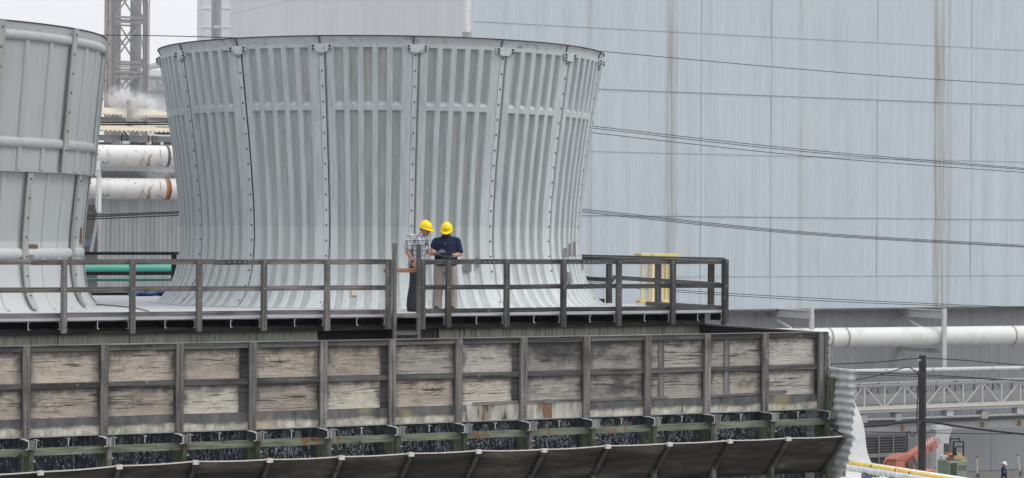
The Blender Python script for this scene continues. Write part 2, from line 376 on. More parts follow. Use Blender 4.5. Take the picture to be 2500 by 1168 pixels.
M['flue']=painted('grey flue',(.19,.195,.20),.12,.7,scale=.8,st=(1,1,.2))
M['yellow']=painted('safety yellow paint',(.72,.58,.22),.1,.5,dirt=(.4,.33,.16),dirt_amt=.4)
M['cream']=painted('faded yellow paint',(.76,.65,.42),.1,.5)
def ypipe():
    t=MT('scuffed yellow pipe'); c=t.mix(t.noise(2,4),(.62,.42,.08),(.78,.60,.20)); k=t.mr(t.noise(2.6,5),.60,.64); c=t.mix(k,c,(.09,.075,.05)); return t.out(c,.55)
M['ypipe']=ypipe()
M['green']=painted('green coated pipe',(.075,.34,.27),.12,.4,scale=2)
M['black']=painted('black rubber',(.016,.016,.018),.3,.6)
M['pole']=wood('creosote pole','Z',(.018,.018,.02),(.05,.05,.055))
M['blue']=painted('blue tarp',(.06,.12,.30),.2,.5)
M['red']=painted('faded red machine paint',(.43,.155,.115),.1,.5,dirt=(.3,.12,.09),dirt_amt=.4)
M['mgreen']=painted('pale green machine paint',(.20,.27,.205),.1,.5,dirt=(.1,.1,.09),dirt_amt=.4)
M['orange']=painted('orange plastic',(.75,.25,.06),.1,.5)
M['concrete']=painted('stained concrete',(.30,.295,.285),.2,.9,scale=.6,dirt=(.15,.145,.14),dirt_amt=.6)
M['slatvent']=painted('vent slats',(.10,.10,.10),.15,.6)
M['tyre']=painted('tyre',(.02,.02,.02),.2,.8)
M['letter']=painted('white lettering',(.75,.74,.72),.05,.6)
# people
M['skin']=painted('skin',(.46,.25,.175),.1,.55,scale=8)
M['skin2']=painted('ruddy skin',(.42,.215,.15),.1,.55,scale=8)
M['hair_grey']=painted('grey hair',(.22,.20,.19),.3,.8,scale=30)
M['beard']=painted('dark beard',(.045,.03,.022),.3,.8,scale=30)
M['hat_y']=painted('yellow helmet shell',(.90,.66,.01),.03,.3)
M['hat_w']=painted('white helmet shell',(.82,.82,.82),.03,.3)
M['navy']=painted('navy cotton',(.012,.018,.055),.25,.9,scale=10)
M['denim']=painted('dark denim',(.028,.032,.045),.35,.9,scale=9)
M['khaki']=painted('khaki cotton',(.315,.29,.26),.16,.9,scale=7)
M['khaki2']=painted('tan work cotton',(.35,.28,.17),.14,.9,scale=7)
M['boot']=painted('dark boot leather',(.035,.025,.02),.3,.6,scale=12)
M['glove']=painted('grey black glove',(.115,.125,.14),.3,.8,scale=25)
M['glass_frame']=painted('clear safety glasses',(.45,.45,.46),.1,.2)
M['screen']=painted('black tablet',(.012,.012,.014),.1,.25)
def plaid():
    t=MT('grey white plaid',rnd=False); v=t.sep(); n=t.noise(3,2)
    def st(a,f,th): return t.mr(t.math('SINE',t.math('MULTIPLY',t.math('ADD',a,t.math('MULTIPLY',n,.05)),f)),th,th+.25)
    u=t.math('ADD',v[0],t.math('MULTIPLY',v[1],.7))
    a=st(u,70,-.1); b=st(v[2],70,-.1); cc=st(u,140,.75); d=st(v[2],140,.75)
    c=t.mix(t.math('MULTIPLY',a,.8),(.47,.49,.53),(.085,.10,.13)); c=t.mix(t.math('MULTIPLY',b,.7),c,(.075,.09,.12))
    c=t.mix(t.math('MULTIPLY',cc,.7),c,(.75,.76,.78)); c=t.mix(t.math('MULTIPLY',d,.7),c,(.75,.76,.78)); return t.out(c,.9)
M['plaid']=plaid()
# ================================================================== COOLING TOWER
DK = -1.5                                  # fan deck, below the eye
def interp(tab, z):
    if z>=tab[0][0]: return tab[0][1]
    for (a,b),(c,d) in zip(tab,tab[1:]):
        if z>=c: return b+(d-b)*(z-a)/(c-a)
    return tab[-1][1]
def on_circle(px,py,c,r):
    """where the line of sight first meets a vertical cylinder: angle and height"""
    d=at(px,py,D=1.0); a=d.x**2+d.y**2; b=-2*(d.x*c[0]+d.y*c[1]); k=c[0]**2+c[1]**2-r*r
    s=b*b-4*a*k; t=(-b-math.sqrt(max(s,0)))/(2*a); p=d*t
    return math.atan2(p.y-c[1],p.x-c[0]), p.z
def on_stack(px,py,c,tab):
    r=tab[0][1]
    for _ in range(12): th,z=on_circle(px,py,c,r); r=interp(tab,z)
    return th,z

# ---- ribbed fan stack
SC=(20.342,45.676)
SP=[(3.72,4.80),(3.48,4.765),(3.2,4.72),(2.94,4.68),(2.4,4.60),(1.9,4.525),(1.3,4.445),(.6,4.37),(.2,4.345),(-.1,4.335),(-.4,4.35),(-.68,4.39),(-.9,4.445),(-1.05,4.50),(-1.2,4.575),(-1.32,4.655),(-1.42,4.745),(-1.5,4.86)]
NP=16; PA=2*math.pi/NP
seam0=on_circle(1018,112,SC,4.8)[0]
st=thing('fan_stack','big pale ribbed fan stack with bolted seams and slotted panels, behind the two workers','fan stack',(SC[0],SC[1],DK))
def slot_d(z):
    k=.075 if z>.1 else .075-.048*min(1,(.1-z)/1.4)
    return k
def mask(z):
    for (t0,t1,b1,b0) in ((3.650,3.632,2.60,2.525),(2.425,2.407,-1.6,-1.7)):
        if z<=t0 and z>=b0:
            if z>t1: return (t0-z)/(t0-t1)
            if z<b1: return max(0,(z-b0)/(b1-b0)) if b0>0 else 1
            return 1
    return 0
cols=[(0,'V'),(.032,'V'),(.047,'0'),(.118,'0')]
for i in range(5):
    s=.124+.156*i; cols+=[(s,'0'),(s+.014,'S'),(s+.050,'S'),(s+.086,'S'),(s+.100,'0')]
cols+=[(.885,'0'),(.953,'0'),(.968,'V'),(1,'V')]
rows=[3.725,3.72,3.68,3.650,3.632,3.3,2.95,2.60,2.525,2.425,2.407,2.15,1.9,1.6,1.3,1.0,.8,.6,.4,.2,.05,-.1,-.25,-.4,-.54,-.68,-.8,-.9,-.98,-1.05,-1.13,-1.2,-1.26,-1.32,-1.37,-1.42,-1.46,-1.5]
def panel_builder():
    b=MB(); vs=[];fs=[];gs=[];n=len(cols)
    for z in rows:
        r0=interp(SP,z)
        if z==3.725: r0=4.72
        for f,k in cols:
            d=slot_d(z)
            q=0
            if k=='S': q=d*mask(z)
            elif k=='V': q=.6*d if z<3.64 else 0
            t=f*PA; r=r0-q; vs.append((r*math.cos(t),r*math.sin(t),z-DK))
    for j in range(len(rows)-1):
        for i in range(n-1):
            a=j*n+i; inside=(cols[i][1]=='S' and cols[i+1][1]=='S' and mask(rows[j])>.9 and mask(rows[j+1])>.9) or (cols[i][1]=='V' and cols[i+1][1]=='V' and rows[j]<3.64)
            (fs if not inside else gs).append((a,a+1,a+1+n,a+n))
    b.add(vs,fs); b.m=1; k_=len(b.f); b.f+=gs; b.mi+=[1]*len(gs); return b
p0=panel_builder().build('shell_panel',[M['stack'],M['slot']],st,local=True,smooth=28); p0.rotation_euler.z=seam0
# seam strip with its bolts
def flange_builder(tab,w,lift,zt,zb,step,first=()):
    b=MB(); zs=[zt-(zt-zb)*i/40 for i in range(41)]; vs=[];fs=[]
    for z in zs:
        r=interp(tab,z)-lift
        for x,dr in ((-w/2,-.03),(-w/2,0),(w/2,0),(w/2,-.03)): vs.append((r+dr,x,z-DK))
    for j in range(40):
        for i in range(3): a=j*4+i; fs.append((a,a+1,a+5,a+4))
    b.add(vs,fs); b.m=1
    z=zt-.12
    pts=list(first)
    while z>zb+.1: pts.append(z); z-=step
    for z in pts:
        r=interp(tab,z)-lift; b.tube([(r-.01,0,z-DK),(r+.018,0,z-DK)],.016,7)
    return b
f0=flange_builder(SP,.10,.012,3.62,-1.49,.305).build('seam_flange',[M['flange_light'],M['bolt']],st,local=True,smooth=30); f0.rotation_euler.z=seam0-.004
g0=MB(); vs=[];fs=[]
for j in range(41):
    z=3.7-(3.7+1.49)*j/40; r=interp(SP,z)-.004
    vs+=[(r-.05,.052,z-DK),(r-.006,.052,z-DK),(r-.006,.057,z-DK),(r-.05,.057,z-DK)]
for j in range(40):
    for i in range(3): a=j*4+i; fs.append((a,a+1,a+5,a+4))
g0.add(vs,fs); g0=g0.build('seam_gasket',M['dgrey'],st,local=True); g0.rotation_euler.z=seam0-.004
b=MB()
b.prism([(4.795,-.21,3.585),(4.795,-.21,3.715),(4.795,.21,3.715),(4.795,.21,3.585),(4.795,.13,3.585),(4.795,.10,3.55),(4.795,-.10,3.55),(4.795,-.13,3.585)],(.035,0,0)); b.m=1
for y in (-.17,.17):
    for z in (3.615,3.675): b.tube([(4.82,y,z),(4.862,y,z)],.022,6)
b.v=[v-Vector((0,0,DK)) for v in b.v]
k0=b.build('clamp_bracket',[M['clamp'],M['bolt']],st,local=True); k0.rotation_euler.z=seam0
for k in range(1,NP):
    for o in (p0,f0,g0,k0): copy_part(o,st,rotz=o.rotation_euler.z+PA*k)
b=MB(); b.lathe([(4.745,5.20),(4.76,5.26),(4.79,5.335),(4.815,5.367)],(0,0,0),96); b.lathe([(4.80,5.372),(4.66,5.30),(4.63,5.1)],(0,0,0),96)
b.build('rim_ring',M['clamp'],st,local=True,smooth=40)
b=MB(); b.lathe([(4.812,5.362),(4.832,5.366),(4.832,5.384),(4.79,5.386),(4.79,5.37)],(0,0,0),120); b.build('rim_edge',M['rim'],st,local=True)
b=MB(); b.bar((4.752,0,5.21),(4.815,0,5.365),.03,.02); r0=b.build('rim_splice',M['dgrey'],st,local=True); r0.rotation_euler.z=seam0-.012
for k in range(1,NP): copy_part(r0,st,rotz=seam0-.012+PA*k)
b=MB(); b.lathe([(4.86,.0),(5.0,0.012),(5.0,-.0)],(0,0,0),96); b.build('base_flashing',M['deck'],st,local=True)
def stack_patch(corners,mat,c,tab,parent,lift=.006,name='repair_patch',n=6):
    """sheet glued on the shell; corners = px outline tl,tr,br,bl"""
    q=[on_stack(x,y,c,tab) for x,y in corners]; b=MB()
    def fn(u,v):
        th=(q[0][0]*(1-u)+q[1][0]*u)*(1-v)+(q[3][0]*(1-u)+q[2][0]*u)*v
        z=(q[0][1]*(1-u)+q[1][1]*u)*(1-v)+(q[3][1]*(1-u)+q[2][1]*u)*v
        r=interp(tab,z)+lift; return (c[0]+r*math.cos(th),c[1]+r*math.sin(th),z)
    b.grid(fn,n,n); return b.build(name,mat,parent,solid=.004)
for cs in ([(1376,606),(1383,606),(1384,629),(1377,629)],[(1388,595),(1394,596),(1395,626),(1389,626)],[(1399,590),(1405,591),(1406,627),(1400,626)],[(1383,664),(1392,665),(1397,692),(1390,694)],[(1418,635),(1422,636),(1424,657),(1421,656)]):
    stack_patch(cs,M['patch'],SC,SP,st)
stack_patch([(1133,641),(1151,641),(1151,663),(1133,663)],M['patch'],SC,SP,st)
stack_patch([(1162,628),(1168,628),(1168,655),(1163,655)],M['patch'],SC,SP,st)
t_=painted('faded label',(.55,.48,.36),.15,.8,scale=20)
stack_patch([(859,700),(874,700),(873,722),(859,722)],t_,SC,SP,st,name='faded_sticker')

# ---- smooth fan stack with pipe-like ribs, left of the frame
SC2=(8.842,45.7)
UP2=[(3.80,5.08),(3.59,5.05),(3.0,4.99),(1.92,4.885),(1.1,4.815)]
LO2=[(1.14,4.735),(.4,4.655),(0,4.615),(-.3,4.60),(-.57,4.61),(-.85,4.635),(-1.06,4.67),(-1.2,4.715),(-1.33,4.775),(-1.43,4.85),(-1.5,4.94)]
s2=thing('fan_stack','grey two-tier fan stack with pipe-like ribs and hoops, cut off by the left edge','fan stack',(SC2[0],SC2[1],DK))
def shell(tab,nm,step=.08):
    zs=[]; z=tab[0][0]
    while z>tab[-1][0]: zs.append(z); z-=step
    zs.append(tab[-1][0])
    return MB().lathe([(interp(tab,z),z-DK) for z in zs],(0,0,0),168).build(nm,M['stack2'],s2,local=True,smooth=40)
shell(UP2,'upper_shell'); shell(LO2,'lower_shell')
b=MB(); b.lathe([(4.815,1.1-DK),(4.845,1.105-DK),(4.845,1.085-DK),(4.74,1.08-DK)],(0,0,0),96); b.build('drip_lip',M['flange'],s2,local=True)
b=MB(); b.lathe([(5.06,3.785-DK),(5.095,3.79-DK),(5.095,3.81-DK),(5.0,3.81-DK)],(0,0,0),120); b.build('rim_edge',M['rim'],s2,local=True)
sm=on_circle(178,80,SC2,5.08)[0]; sl=on_circle(65,440,SC2,4.7)[0]
def hoop(z,tab,rt,nm):
    r=interp(tab,z); n=14
    prof=[(r+.005+rt*.8*math.cos(a),z-DK+rt*1.05*math.sin(a)) for a in [math.pi*(.55-1.1*i/n) for i in range(n+1)]]
    MB().lathe(prof,(0,0,0),140).build(nm,M['stack2'],s2,local=True,smooth=60)
hoop(3.56,UP2,.085,'hoop'); hoop(1.62,UP2,.09,'hoop'); hoop(-.42,LO2,.09,'hoop')
def rib_mesh(tab,zt,zb,rt):
    zs=[zt-(zt-zb)*i/24 for i in range(25)]; b=MB(); vs=[];fs=[];n=8
    for z in zs:
        r=interp(tab,z)
        for i in range(n+1):
            a=math.pi*(i/n)-math.pi/2; vs.append((r-.01+rt*.85*math.cos(a),rt*math.sin(a),z-DK))
    for j in range(24):
        for i in range(n): a=j*(n+1)+i; fs.append((a,a+1,a+n+2,a+n+1))
    return b.add(vs,fs)
ru=rib_mesh(UP2,3.55,1.12,.062).build('rib',M['stack2'],s2,local=True,smooth=60); rl=rib_mesh(LO2,1.1,-1.45,.055).build('rib',M['stack2'],s2,local=True,smooth=60)
fu=flange_builder([(z,r+.095) for z,r in UP2],.15,0,3.79,1.12,.36).build('seam_flange',[M['flange'],M['bolt']],s2,local=True,smooth=30)
tabl=[(z,r+.09) for z,r in LO2]
fl=flange_builder(tabl,.15,0,1.08,-1.44,.36).build('seam_flange',[M['flange'],M['bolt']],s2,local=True,smooth=30)
for k in range(NP):
    for o,base,offs in ((ru,sm,(PA/3,2*PA/3)),(rl,sl,(PA/3,2*PA/3)),(fu,sm,(0,)),(fl,sl,(0,))):
        for i,f in enumerate(offs):
            if k==0 and i==0: o.rotation_euler.z=base+f
            else: copy_part(o,s2,rotz=base+f+PA*k)
stack_patch([(64,597),(88,597),(90,607),(64,607)],M['patch_brown'],SC2,[(z,r+.02) for z,r in LO2],s2,.03)
stack_patch([(191,557),(198,557),(197,594),(190,594)],M['patch_brown'],SC2,[(z,r+.005) for z,r in LO2],s2,.02)
stack_patch([(66,624),(80,623),(79,634),(66,634)],M['patch'],SC2,[(z,r+.07) for z,r in LO2],s2,.02)

# ---- fan deck
RX0,RS,RY=11.2203,1.22,38.55               # rail posts
XE=RX0+11*RS                               # corner post
fd=thing('fan_deck','pale coated fan deck with steel channel joist ends along its front edge, under both stacks','fan deck',(16,45.6,DK))
b=MB(); b.box(2,XE+.06,38.60,52.7,DK-.045,DK); b.build('deck_sheet',M['deck'],fd)
b=MB(); b.box(2,XE+.05,38.605,38.64,DK-.065,DK-.047); b.build('edge_strip',M['dwoodX'],fd)
b=MB(); b.box(2,XE-.25,38.93,39.03,-1.80,-1.695); b.build('ledger_beam',M['dwoodX'],fd)
b=MB(); b.box(2,XE-.3,39.035,39.06,-1.8,-1.56); b.build('shade_back_board',M['tar'],fd)  # black backing paints in the shadow zone below the deck edge
def channel(b,x,y0,y1,z0,z1,w=.055,t=.012,s=1):
    b.box(x,x+t*s,y0,y1,z0,z1); b.box(x,x+w*s,y0,y1,z1-t,z1+.0005); b.box(x,x+w*s,y0,y1,z0-.0005,z0+t)
b=MB(); channel(b,0,.005,.40,0,.135,.04); b.m=1; channel(b,0,0,.005,0,.135,.04); j0=b.build('joist',[M['tar'],M['galv_lit_end']],fd,local=True)  # joist steel: under-deck shade painted black on the sides, light on the ends
b=MB(); channel(b,0,.005,.40,0,.135,.04,s=-1); b.m=1; channel(b,0,0,.005,0,.135,.04,s=-1); j1=b.build('joist',[M['tar'],M['galv_lit_end']],fd,local=True)  # mirrored joist: same painted shade on the sides, light on the ends
first={0:True,1:True}
for k in range(-5,24):
    x=RX0+.61*(k-1)
    if x>XE+.02: continue
    onpost=(k%2==1)
    for s,o in ((0,j0),(1,j1)):
        if not onpost and s==1: continue
        xx=x-.045 if (onpost and s==1) else (x+.045 if onpost else x)
        loc=Vector((xx,38.61,-1.70+ZC))-Vector((0,0,0))-fd.location
        if first[s]: o.location=loc; first[s]=False
        else: copy_part(o,fd,loc=loc)

# ---- plenum side wall under the deck
pw=thing('plenum_wall','moss-streaked grey board wall under the edge of the fan deck','wall',(16,39.1,-3.1))
bx=[-60,140,315,480,625,775]; 
for a,c in zip(bx,bx[1:]):
    xa,xc=at(a,830,Y=39.1).x,at(c,830,Y=39.1).x
    b=MB(); b.box(xa+.008,xc-.008,39.08,39.12,-3.1,-1.80); b.build('wall_board',M['plenum'],pw)
bx=[1070,1160,1236,1330,1482,1616,1722]
for i,(a,c) in enumerate(zip(bx,bx[1:])):
    xa,xc=at(a,815,Y=39.1).x,at(c,815,Y=39.1).x
    b=MB(); b.box(xa+.008,xc-.008,39.08-.004*(i%2),39.12,-3.1,-1.80); b.build('wall_board',M['plenum'],pw)
xa,xc=at(968,820,Y=39.1).x,at(1066,820,Y=39.1).x
b=MB(); b.box(xa,xc,39.09,39.12,-3.1,-1.8); b.build('wall_board',M['dwoodZ'],pw)
b=MB(); b.box(2,XE-.1,39.15,39.2,-3.1,-1.58); b.build('backing_board',M['tar'],pw)
xa=at(1724,810,Y=39.0).x; b=MB(); b.box(xa,xa+.3,38.98,39.07,-3.1,-1.80); b.build('corner_post',M['dwoodZ'],pw)

# ---- timber railings
ZT,ZM,ZTO=-.487,-.964,-1.406
def rail_run(name,label,x0,x1,posts,breaks,y=RY,dark=False,toe=True):
    t=thing(name,label,'railing',((x0+x1)/2,y,DK))
    W='dwood' if dark else 'wood'
    for x in posts:
        b=MB(); b.box(x-.047,x+.047,y-.045,y+.045,-1.765+random.uniform(-.02,.02),ZT-.008)
        b.m=1
        for z in (ZT-.05,ZM-.045): b.tube([(x,y-.05,z),(x,y-.044,z)],.013,6)
        b.build('post',[M[W+'Z'],M['galv']],t)
    for nm,z,h,yy in (('top_rail',ZT,.095,y+.066),('mid_rail',ZM,.09,y+.066),('toe_board',ZTO,.085,y+.066)):
        if nm=='toe_board' and not toe: continue
        e=[x0]+breaks[nm]+[x1]
        for a,c in zip(e,e[1:]):
            dz=random.uniform(-.007,.007)
            b=MB(); b.bar((a+.003,yy,z-h/2+dz),(c-.003,yy,z-h/2-dz),.04,h); b.build(nm,M[W+'X'],t)
    return t
px=[RX0+RS*k for k in range(-2,12)]
A=rail_run('timber_railing','weathered grey timber railing along the deck front, left of the ladder',7.5,px[7]+.05,px[:8],{'top_rail':[px[1],px[2]-.55,px[4]+.3,px[6]],'mid_rail':[px[2],px[4],px[6]],'toe_board':[px[2],px[4]+.02,px[5]]})
xg=at(1031,700,Y=RY).x
B=rail_run('timber_railing','dark weathered timber railing along the deck front, right of the ladder',xg-.02,XE+.04,[xg]+px[8:],{'top_rail':[px[9],px[11]-.2,px[12]-.3],'mid_rail':[px[9],px[10],px[11],px[12]],'toe_board':[px[8],px[10],px[12]]},dark=True)
b=MB(); b.box(XE-.035,XE+.05,RY+.05,RY+.10,-1.8,ZT+.01); b.build('corner_board',M['dwoodZ'],B)
for x in (px[5]-.5,px[9]-.3,px[10]+.62):
    b=MB(); b.box(x-.2,x+.2,RY+.030,RY+.045,ZT-.09,ZT-.008); b.m=1
    for i in range(4): b.tube([(x-.15+.1*i,RY+.024,ZT-.05),(x-.15+.1*i,RY+.031,ZT-.05)],.014,6)
    b.build('splice_plate',[M['dwoodX'],M['galv']],A if x<px[8] else B)
S_=thing('timber_railing','dark timber railing running back along the right end of the deck','railing',(XE,45,DK))
for y in (39.083,41.15,43.21,45.3,47.4,49.4,51.5):
    b=MB(); b.box(XE-.05,XE+.05,y-.05,y+.05,DK,ZT-.04); b.build('post',M['dwoodZ'],S_)
for a,c in ((38.66,42.9),(42.9,47.2),(47.2,52.6)):
    b=MB(); b.bar((XE-.02,a,ZT+.012),(XE-.02,c,ZT+.012),.14,.04); b.build('top_rail',M['dwoodY'],S_)
    b=MB(); b.bar((XE-.071,a,ZT-.055),(XE-.071,c,ZT-.055),.04,.085); b.build('sub_rail',M['dwoodY'],S_)
    b=MB(); b.bar((XE-.071,a,ZM-.03),(XE-.071,c,ZM+.03),.04,.09); b.build('mid_rail',M['dwoodY'],S_)
for a,c in ((38.66,41.5),(43.3,52.6)):
    b=MB(); b.bar((XE-.071,a,ZTO-.045),(XE-.071,c,ZTO-.045),.04,.09); b.build('toe_board',M['dwoodY'],S_)
RR=thing('timber_railing','timber railing with silhouette shade painted in, along the far edge of the deck, between the stacks','railing',(15,52.6,DK))  # dark silhouette of this timber is painted into its black colour
for x in (5.5,8.0,10.5,13.0,15.5,18.0,20.5,23.0):
    b=MB(); b.box(x-.05,x+.05,52.55,52.65,DK,ZT); b.build('post',M['tar'],RR)  # black here paints the silhouette shade on the timber
for nm,z,h in (('top_rail',ZT,.075),('mid_rail',ZM+.01,.085),('toe_board',ZTO,.09)):
    b=MB(); b.bar((3,52.52,z-h/2),(24.6,52.52,z-h/2),.05,h); b.build(nm,M['tar'],RR)  # black here paints the silhouette shade on the timber

# ---- access ladder through the gap in the railing, and the bar across it
ld=thing('timber_ladder','dark timber ladder standing in the gap of the front railing','ladder',(at(992,820,Y=38.42).x,38.42,-2.6))
xs=[at(963,700,Y=38.42).x,at(1021.5,700,Y=38.42).x]
for x,zt in zip(xs,(-.19,-.205)):
    b=MB(); b.box(x-.028,x+.028,38.38,38.46,-2.6,zt); b.build('stringer',M['woodZ'],ld)
for pyx in (771,813,856):
    z=at(992,pyx,Y=38.42).z; b=MB(); b.box(xs[0]+.028,xs[1]-.028,38.385,38.45,z-.042,z+.042); b.m=1
    for x in xs: b.tube([(x,38.374,z),(x,38.384,z)],.013,6)
    b.build('rung',[M['woodX'],M['galv']],ld)
b=MB(); p,q=at(938,661.5,Y=38.66),at(1020,660,Y=38.66)
for (h0,h1) in ((-.037,-.002),(.002,.037)): b.bar(p+V(0,0,(h0+h1)/2),q+V(0,0,(h0+h1)/2),.06,h1-h0)
tag(b.build('barrier_bar',M['fresh']),'fresh orange-brown timber bar across the ladder gap in the railing','bar')

# ---- yellow ladder gate past the right end of the deck
yg=thing('ladder_gate','yellow steel walk-through gate beyond the dark railing at the right end of the deck','gate',(25.5,43.1,DK))
YG=43.1
def yp(x0,x1,y0,y1,nm,mat,th=.05,dy=0.0):
    a,c=at(x0,y0,Y=YG+dy),at(x1,y1,Y=YG+dy); b=MB(); b.box(a.x,c.x,YG+dy-th/2,YG+dy+th/2,c.z,a.z); return b.build(nm,mat,yg,bevel=.008)
yp(1565,1572,626,735,'post',M['cream']); yp(1582,1587,627,737,'post',M['cream'],dy=.25); yp(1590,1597.5,627,737,'post',M['cream'],dy=-.1)
yp(1613,1620,628,735,'post',M['cream']); yp(1623,1629,628,735,'post',M['yellow'],dy=.3); yp(1634,1638,628,735,'post',M['cream'],dy=-.12)
yp(1557,1583,618.5,626,'hoop_bar',M['yellow'],.30); yp(1584,1648,620,628,'hoop_bar',M['yellow'],.36)
yp(1557,1574,733,740,'foot_plate',M['yellow'],.2); yp(1581,1602,735.5,741.5,'foot_plate',M['yellow'],.3,-.02); yp(1611,1641,733,740,'foot_plate',M['yellow'],.25)
b=MB(); b.box(24.70,26.6,42.7,43.6,DK-.08,DK-.03); b.build('landing_plate',M['deck'],yg)
for y in (42.75,43.5):
    b=MB(); b.bar((24.7,y,DK-.11),(26.6,y,DK-.11),.05,.06); b.build('landing_bracket',M['grey'],yg)

# ---- plywood parapet of the water basin
WX0,WS,WY=9.534,1.23,34.80
wx=[WX0+WS*k for k in range(-2,13)]        # index 2 is the first post in view
pp_=thing('plywood_parapet','long weathered plywood parapet framed in grey timber below the railing','parapet',(16.5,WY,-3.18))
for x in wx:
    b=MB(); z0=-3.20+random.uniform(-.02,.01); b.box(x-.06,x-.003,WY-.085,WY-.01,z0,-1.775); b.box(x+.003,x+.06,WY-.083,WY-.012,z0,-1.778); b.box(x-.003,x+.003,WY-.078,WY-.012,z0,-1.78); b.m=1
    for z in (-2.97,-3.05,-3.11): b.tube([(x+.012,WY-.088,z),(x+.012,WY-.084,z)],.014,5)
    b.build('post',[M['woodZ'],M['bolt']],pp_)
ends=[wx[0]-.5]+[wx[i] for i in (3,5,8,10,12)]+[wx[14]+.05]
for a,c in zip(ends,ends[1:]):
    b=MB(); b.bar((a,WY-.028,-1.82),(c-.004,WY-.028,-1.82),.04,.085); b.build('top_rail',M['dwoodX'],pp_)
    b=MB(); b.box(a,c-.004,WY-.075,WY+.06,-1.776,-1.764); b.build('cap_board',M['woodX'],pp_)
bays=[('ply_tan','ply_tan',0,.0,'kick'),('ply_tan','ply_tan',0,.0,'kick'),('ply_tan','ply_tan',0,.0,'kick'),('ply_tan','ply_tan',0,0,'kick'),('ply_tan','ply_pale',0,.14,'kick'),('ply_tan','ply_tan',0,0,'kick'),('ply_tan','ply_pale',0,.12,'kick'),
 ('ply_grey','ply_tan',0,0,'kick'),('ply_grey','ply_pale',0,.13,'kick_rust'),('ply_sooty','ply_grey',0,0,'kick_rust'),('ply_sooty','ply_sooty',0,0,'kick'),('ply_grey','ply_grey',0,0,'kick'),('ply_grey','ply_pale',0,0,'kick'),('ply_grey','ply_grey',0,.0,'kick')]
for i,(mu,ml,_,short,kk) in enumerate(bays):
    a,c=wx[i]+.06,wx[i+1]-.06
    b=MB(); b.bar((a,WY-.022,-2.40),(c,WY-.022,-2.40),.035,.085); b.build('mid_rail',M['dwoodX'],pp_)
    last=.0 if i<13 else .05
    r_=random.uniform(.0,.012)
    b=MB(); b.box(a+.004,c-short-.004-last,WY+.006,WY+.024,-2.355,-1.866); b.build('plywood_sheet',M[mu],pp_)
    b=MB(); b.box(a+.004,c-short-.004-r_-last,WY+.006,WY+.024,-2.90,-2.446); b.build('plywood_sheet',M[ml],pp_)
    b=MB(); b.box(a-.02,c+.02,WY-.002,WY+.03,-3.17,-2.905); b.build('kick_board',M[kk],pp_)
    b=MB(); b.box(a-.02,c+.02,WY-.03,WY+.03,-3.187,-3.172); b.build('bottom_angle',M['galv'],pp_)
for i,f in ((11,.25),(12,.36)):
    x=wx[i]+WS*f; b=MB(); b.box(x-.055,x+.055,WY-.012,WY+.004,-2.90,-1.87); b.build('batten',M['woodZ'],pp_)
for i,z,a,c in ((8,-2.885,.3,1.15),(9,-2.885,.05,1.15),(10,-2.885,.06,1.15),(11,-2.885,.06,.45),(12,-2.88,.06,1.15),(13,-2.85,.06,.5)):
    b=MB(); b.bar((wx[i]+a,WY-.006,z),(wx[i]+c,WY-.006,z+.01),.02,.05); b.build('patch_strip',M['woodX'],pp_)
b=MB(); b.box(2,wx[14]-.02,WY+.045,WY+.07,-3.15,-1.79); b.build('backing_board',M['dwoodX'],pp_)
b=MB(); b.box(wx[14]+.04,wx[14]+.12,WY-.10,WY-.01,-3.2,-1.765); b.build('end_post',M['dwoodZ'],pp_)
sp_=thing('side_parapet','black board parapet running back from the right end of the plywood wall','parapet',(wx[14],36.9,-3.2))
b=MB(); b.box(wx[14]+.03,wx[14]+.07,WY+.08,39.0,-3.15,-1.80); b.build('side_board',M['tar'],sp_)
b=MB(); b.box(wx[14]+.0,wx[14]+.10,WY+.07,39.0,-1.80,-1.772); b.build('cap_board',M['woodY'],sp_)
b=MB()
def fn(u,v): return (wx[14]+.14+.022*math.sin(v*2*math.pi*89),WY-.11+(39.6-WY)*u,-14.5+12.72*v)
b.grid(fn,1,900); b.build('corrugated_cladding',M['corr'],sp_,solid=.003,smooth=60)

# ---- louvre framing and wet fill below the parapet
fr=thing('cooling_tower_frame','algae-green timber posts and header with steel brackets under the plywood parapet','frame',(16.5,35,-14.5))
b=MB(); b.box(2,wx[14]+.02,34.62,34.67,-3.452,-3.337)
b.build('header_beam',M['green_beam'],fr)
gp=None
for i,x in enumerate(wx):
    b=MB(); b.box(x-.075,x+.045,34.74,34.84,-14.5,-3.46); b.build('inner_post',M['gwoodZ'],fr)
    b=MB(); channel(b,x-.05,34.405,34.74,-3.335,-3.195,.05,.012,-1); b.m=1; channel(b,x-.05,34.40,34.405,-3.335,-3.195,.05,.012,-1); b.box(x-.10,x-.05,34.41,34.74,-3.1945,-3.190); b.build('bracket_channel',[M['galv_dark'],M['galv_lit_end']],fr)  # shade painted into the dark web, light into the bright end and flange edge
    b=MB(); b.box(x-.046,x+.05,34.405,34.52,-3.34,-3.20); b.build('bracket_block',M['woodZ'],fr)
    b=MB(); b.box(x+.058,x+.072,34.40,34.6,-3.335,-3.195); b.box(x+.058,x+.11,34.40,34.6,-3.206,-3.1935); b.build('bracket_angle',M['galv'],fr)
    b=MB(); b.box(x-.02,x+.055,34.50,34.58,-6,-3.345); b.build('outer_post',M['gwoodZ'] if i%3 else M['woodZ'],fr)
    if i<14:
        xm=x+WS*.5; b=MB(); b.box(xm,xm+.010,34.605,34.85,-3.315,-3.20); b.box(xm-.012,xm+.04,34.605,34.85,-3.21,-3.1995); b.m=1; b.box(xm,xm+.012,34.60,34.605,-3.315,-3.20); b.box(xm-.012,xm+.04,34.60,34.605,-3.213,-3.1995); b.build('stub_channel',[M['galv_dark'],M['galv_lit_end']],fr)  # same split: shade painted on the stub sides, light on the ends
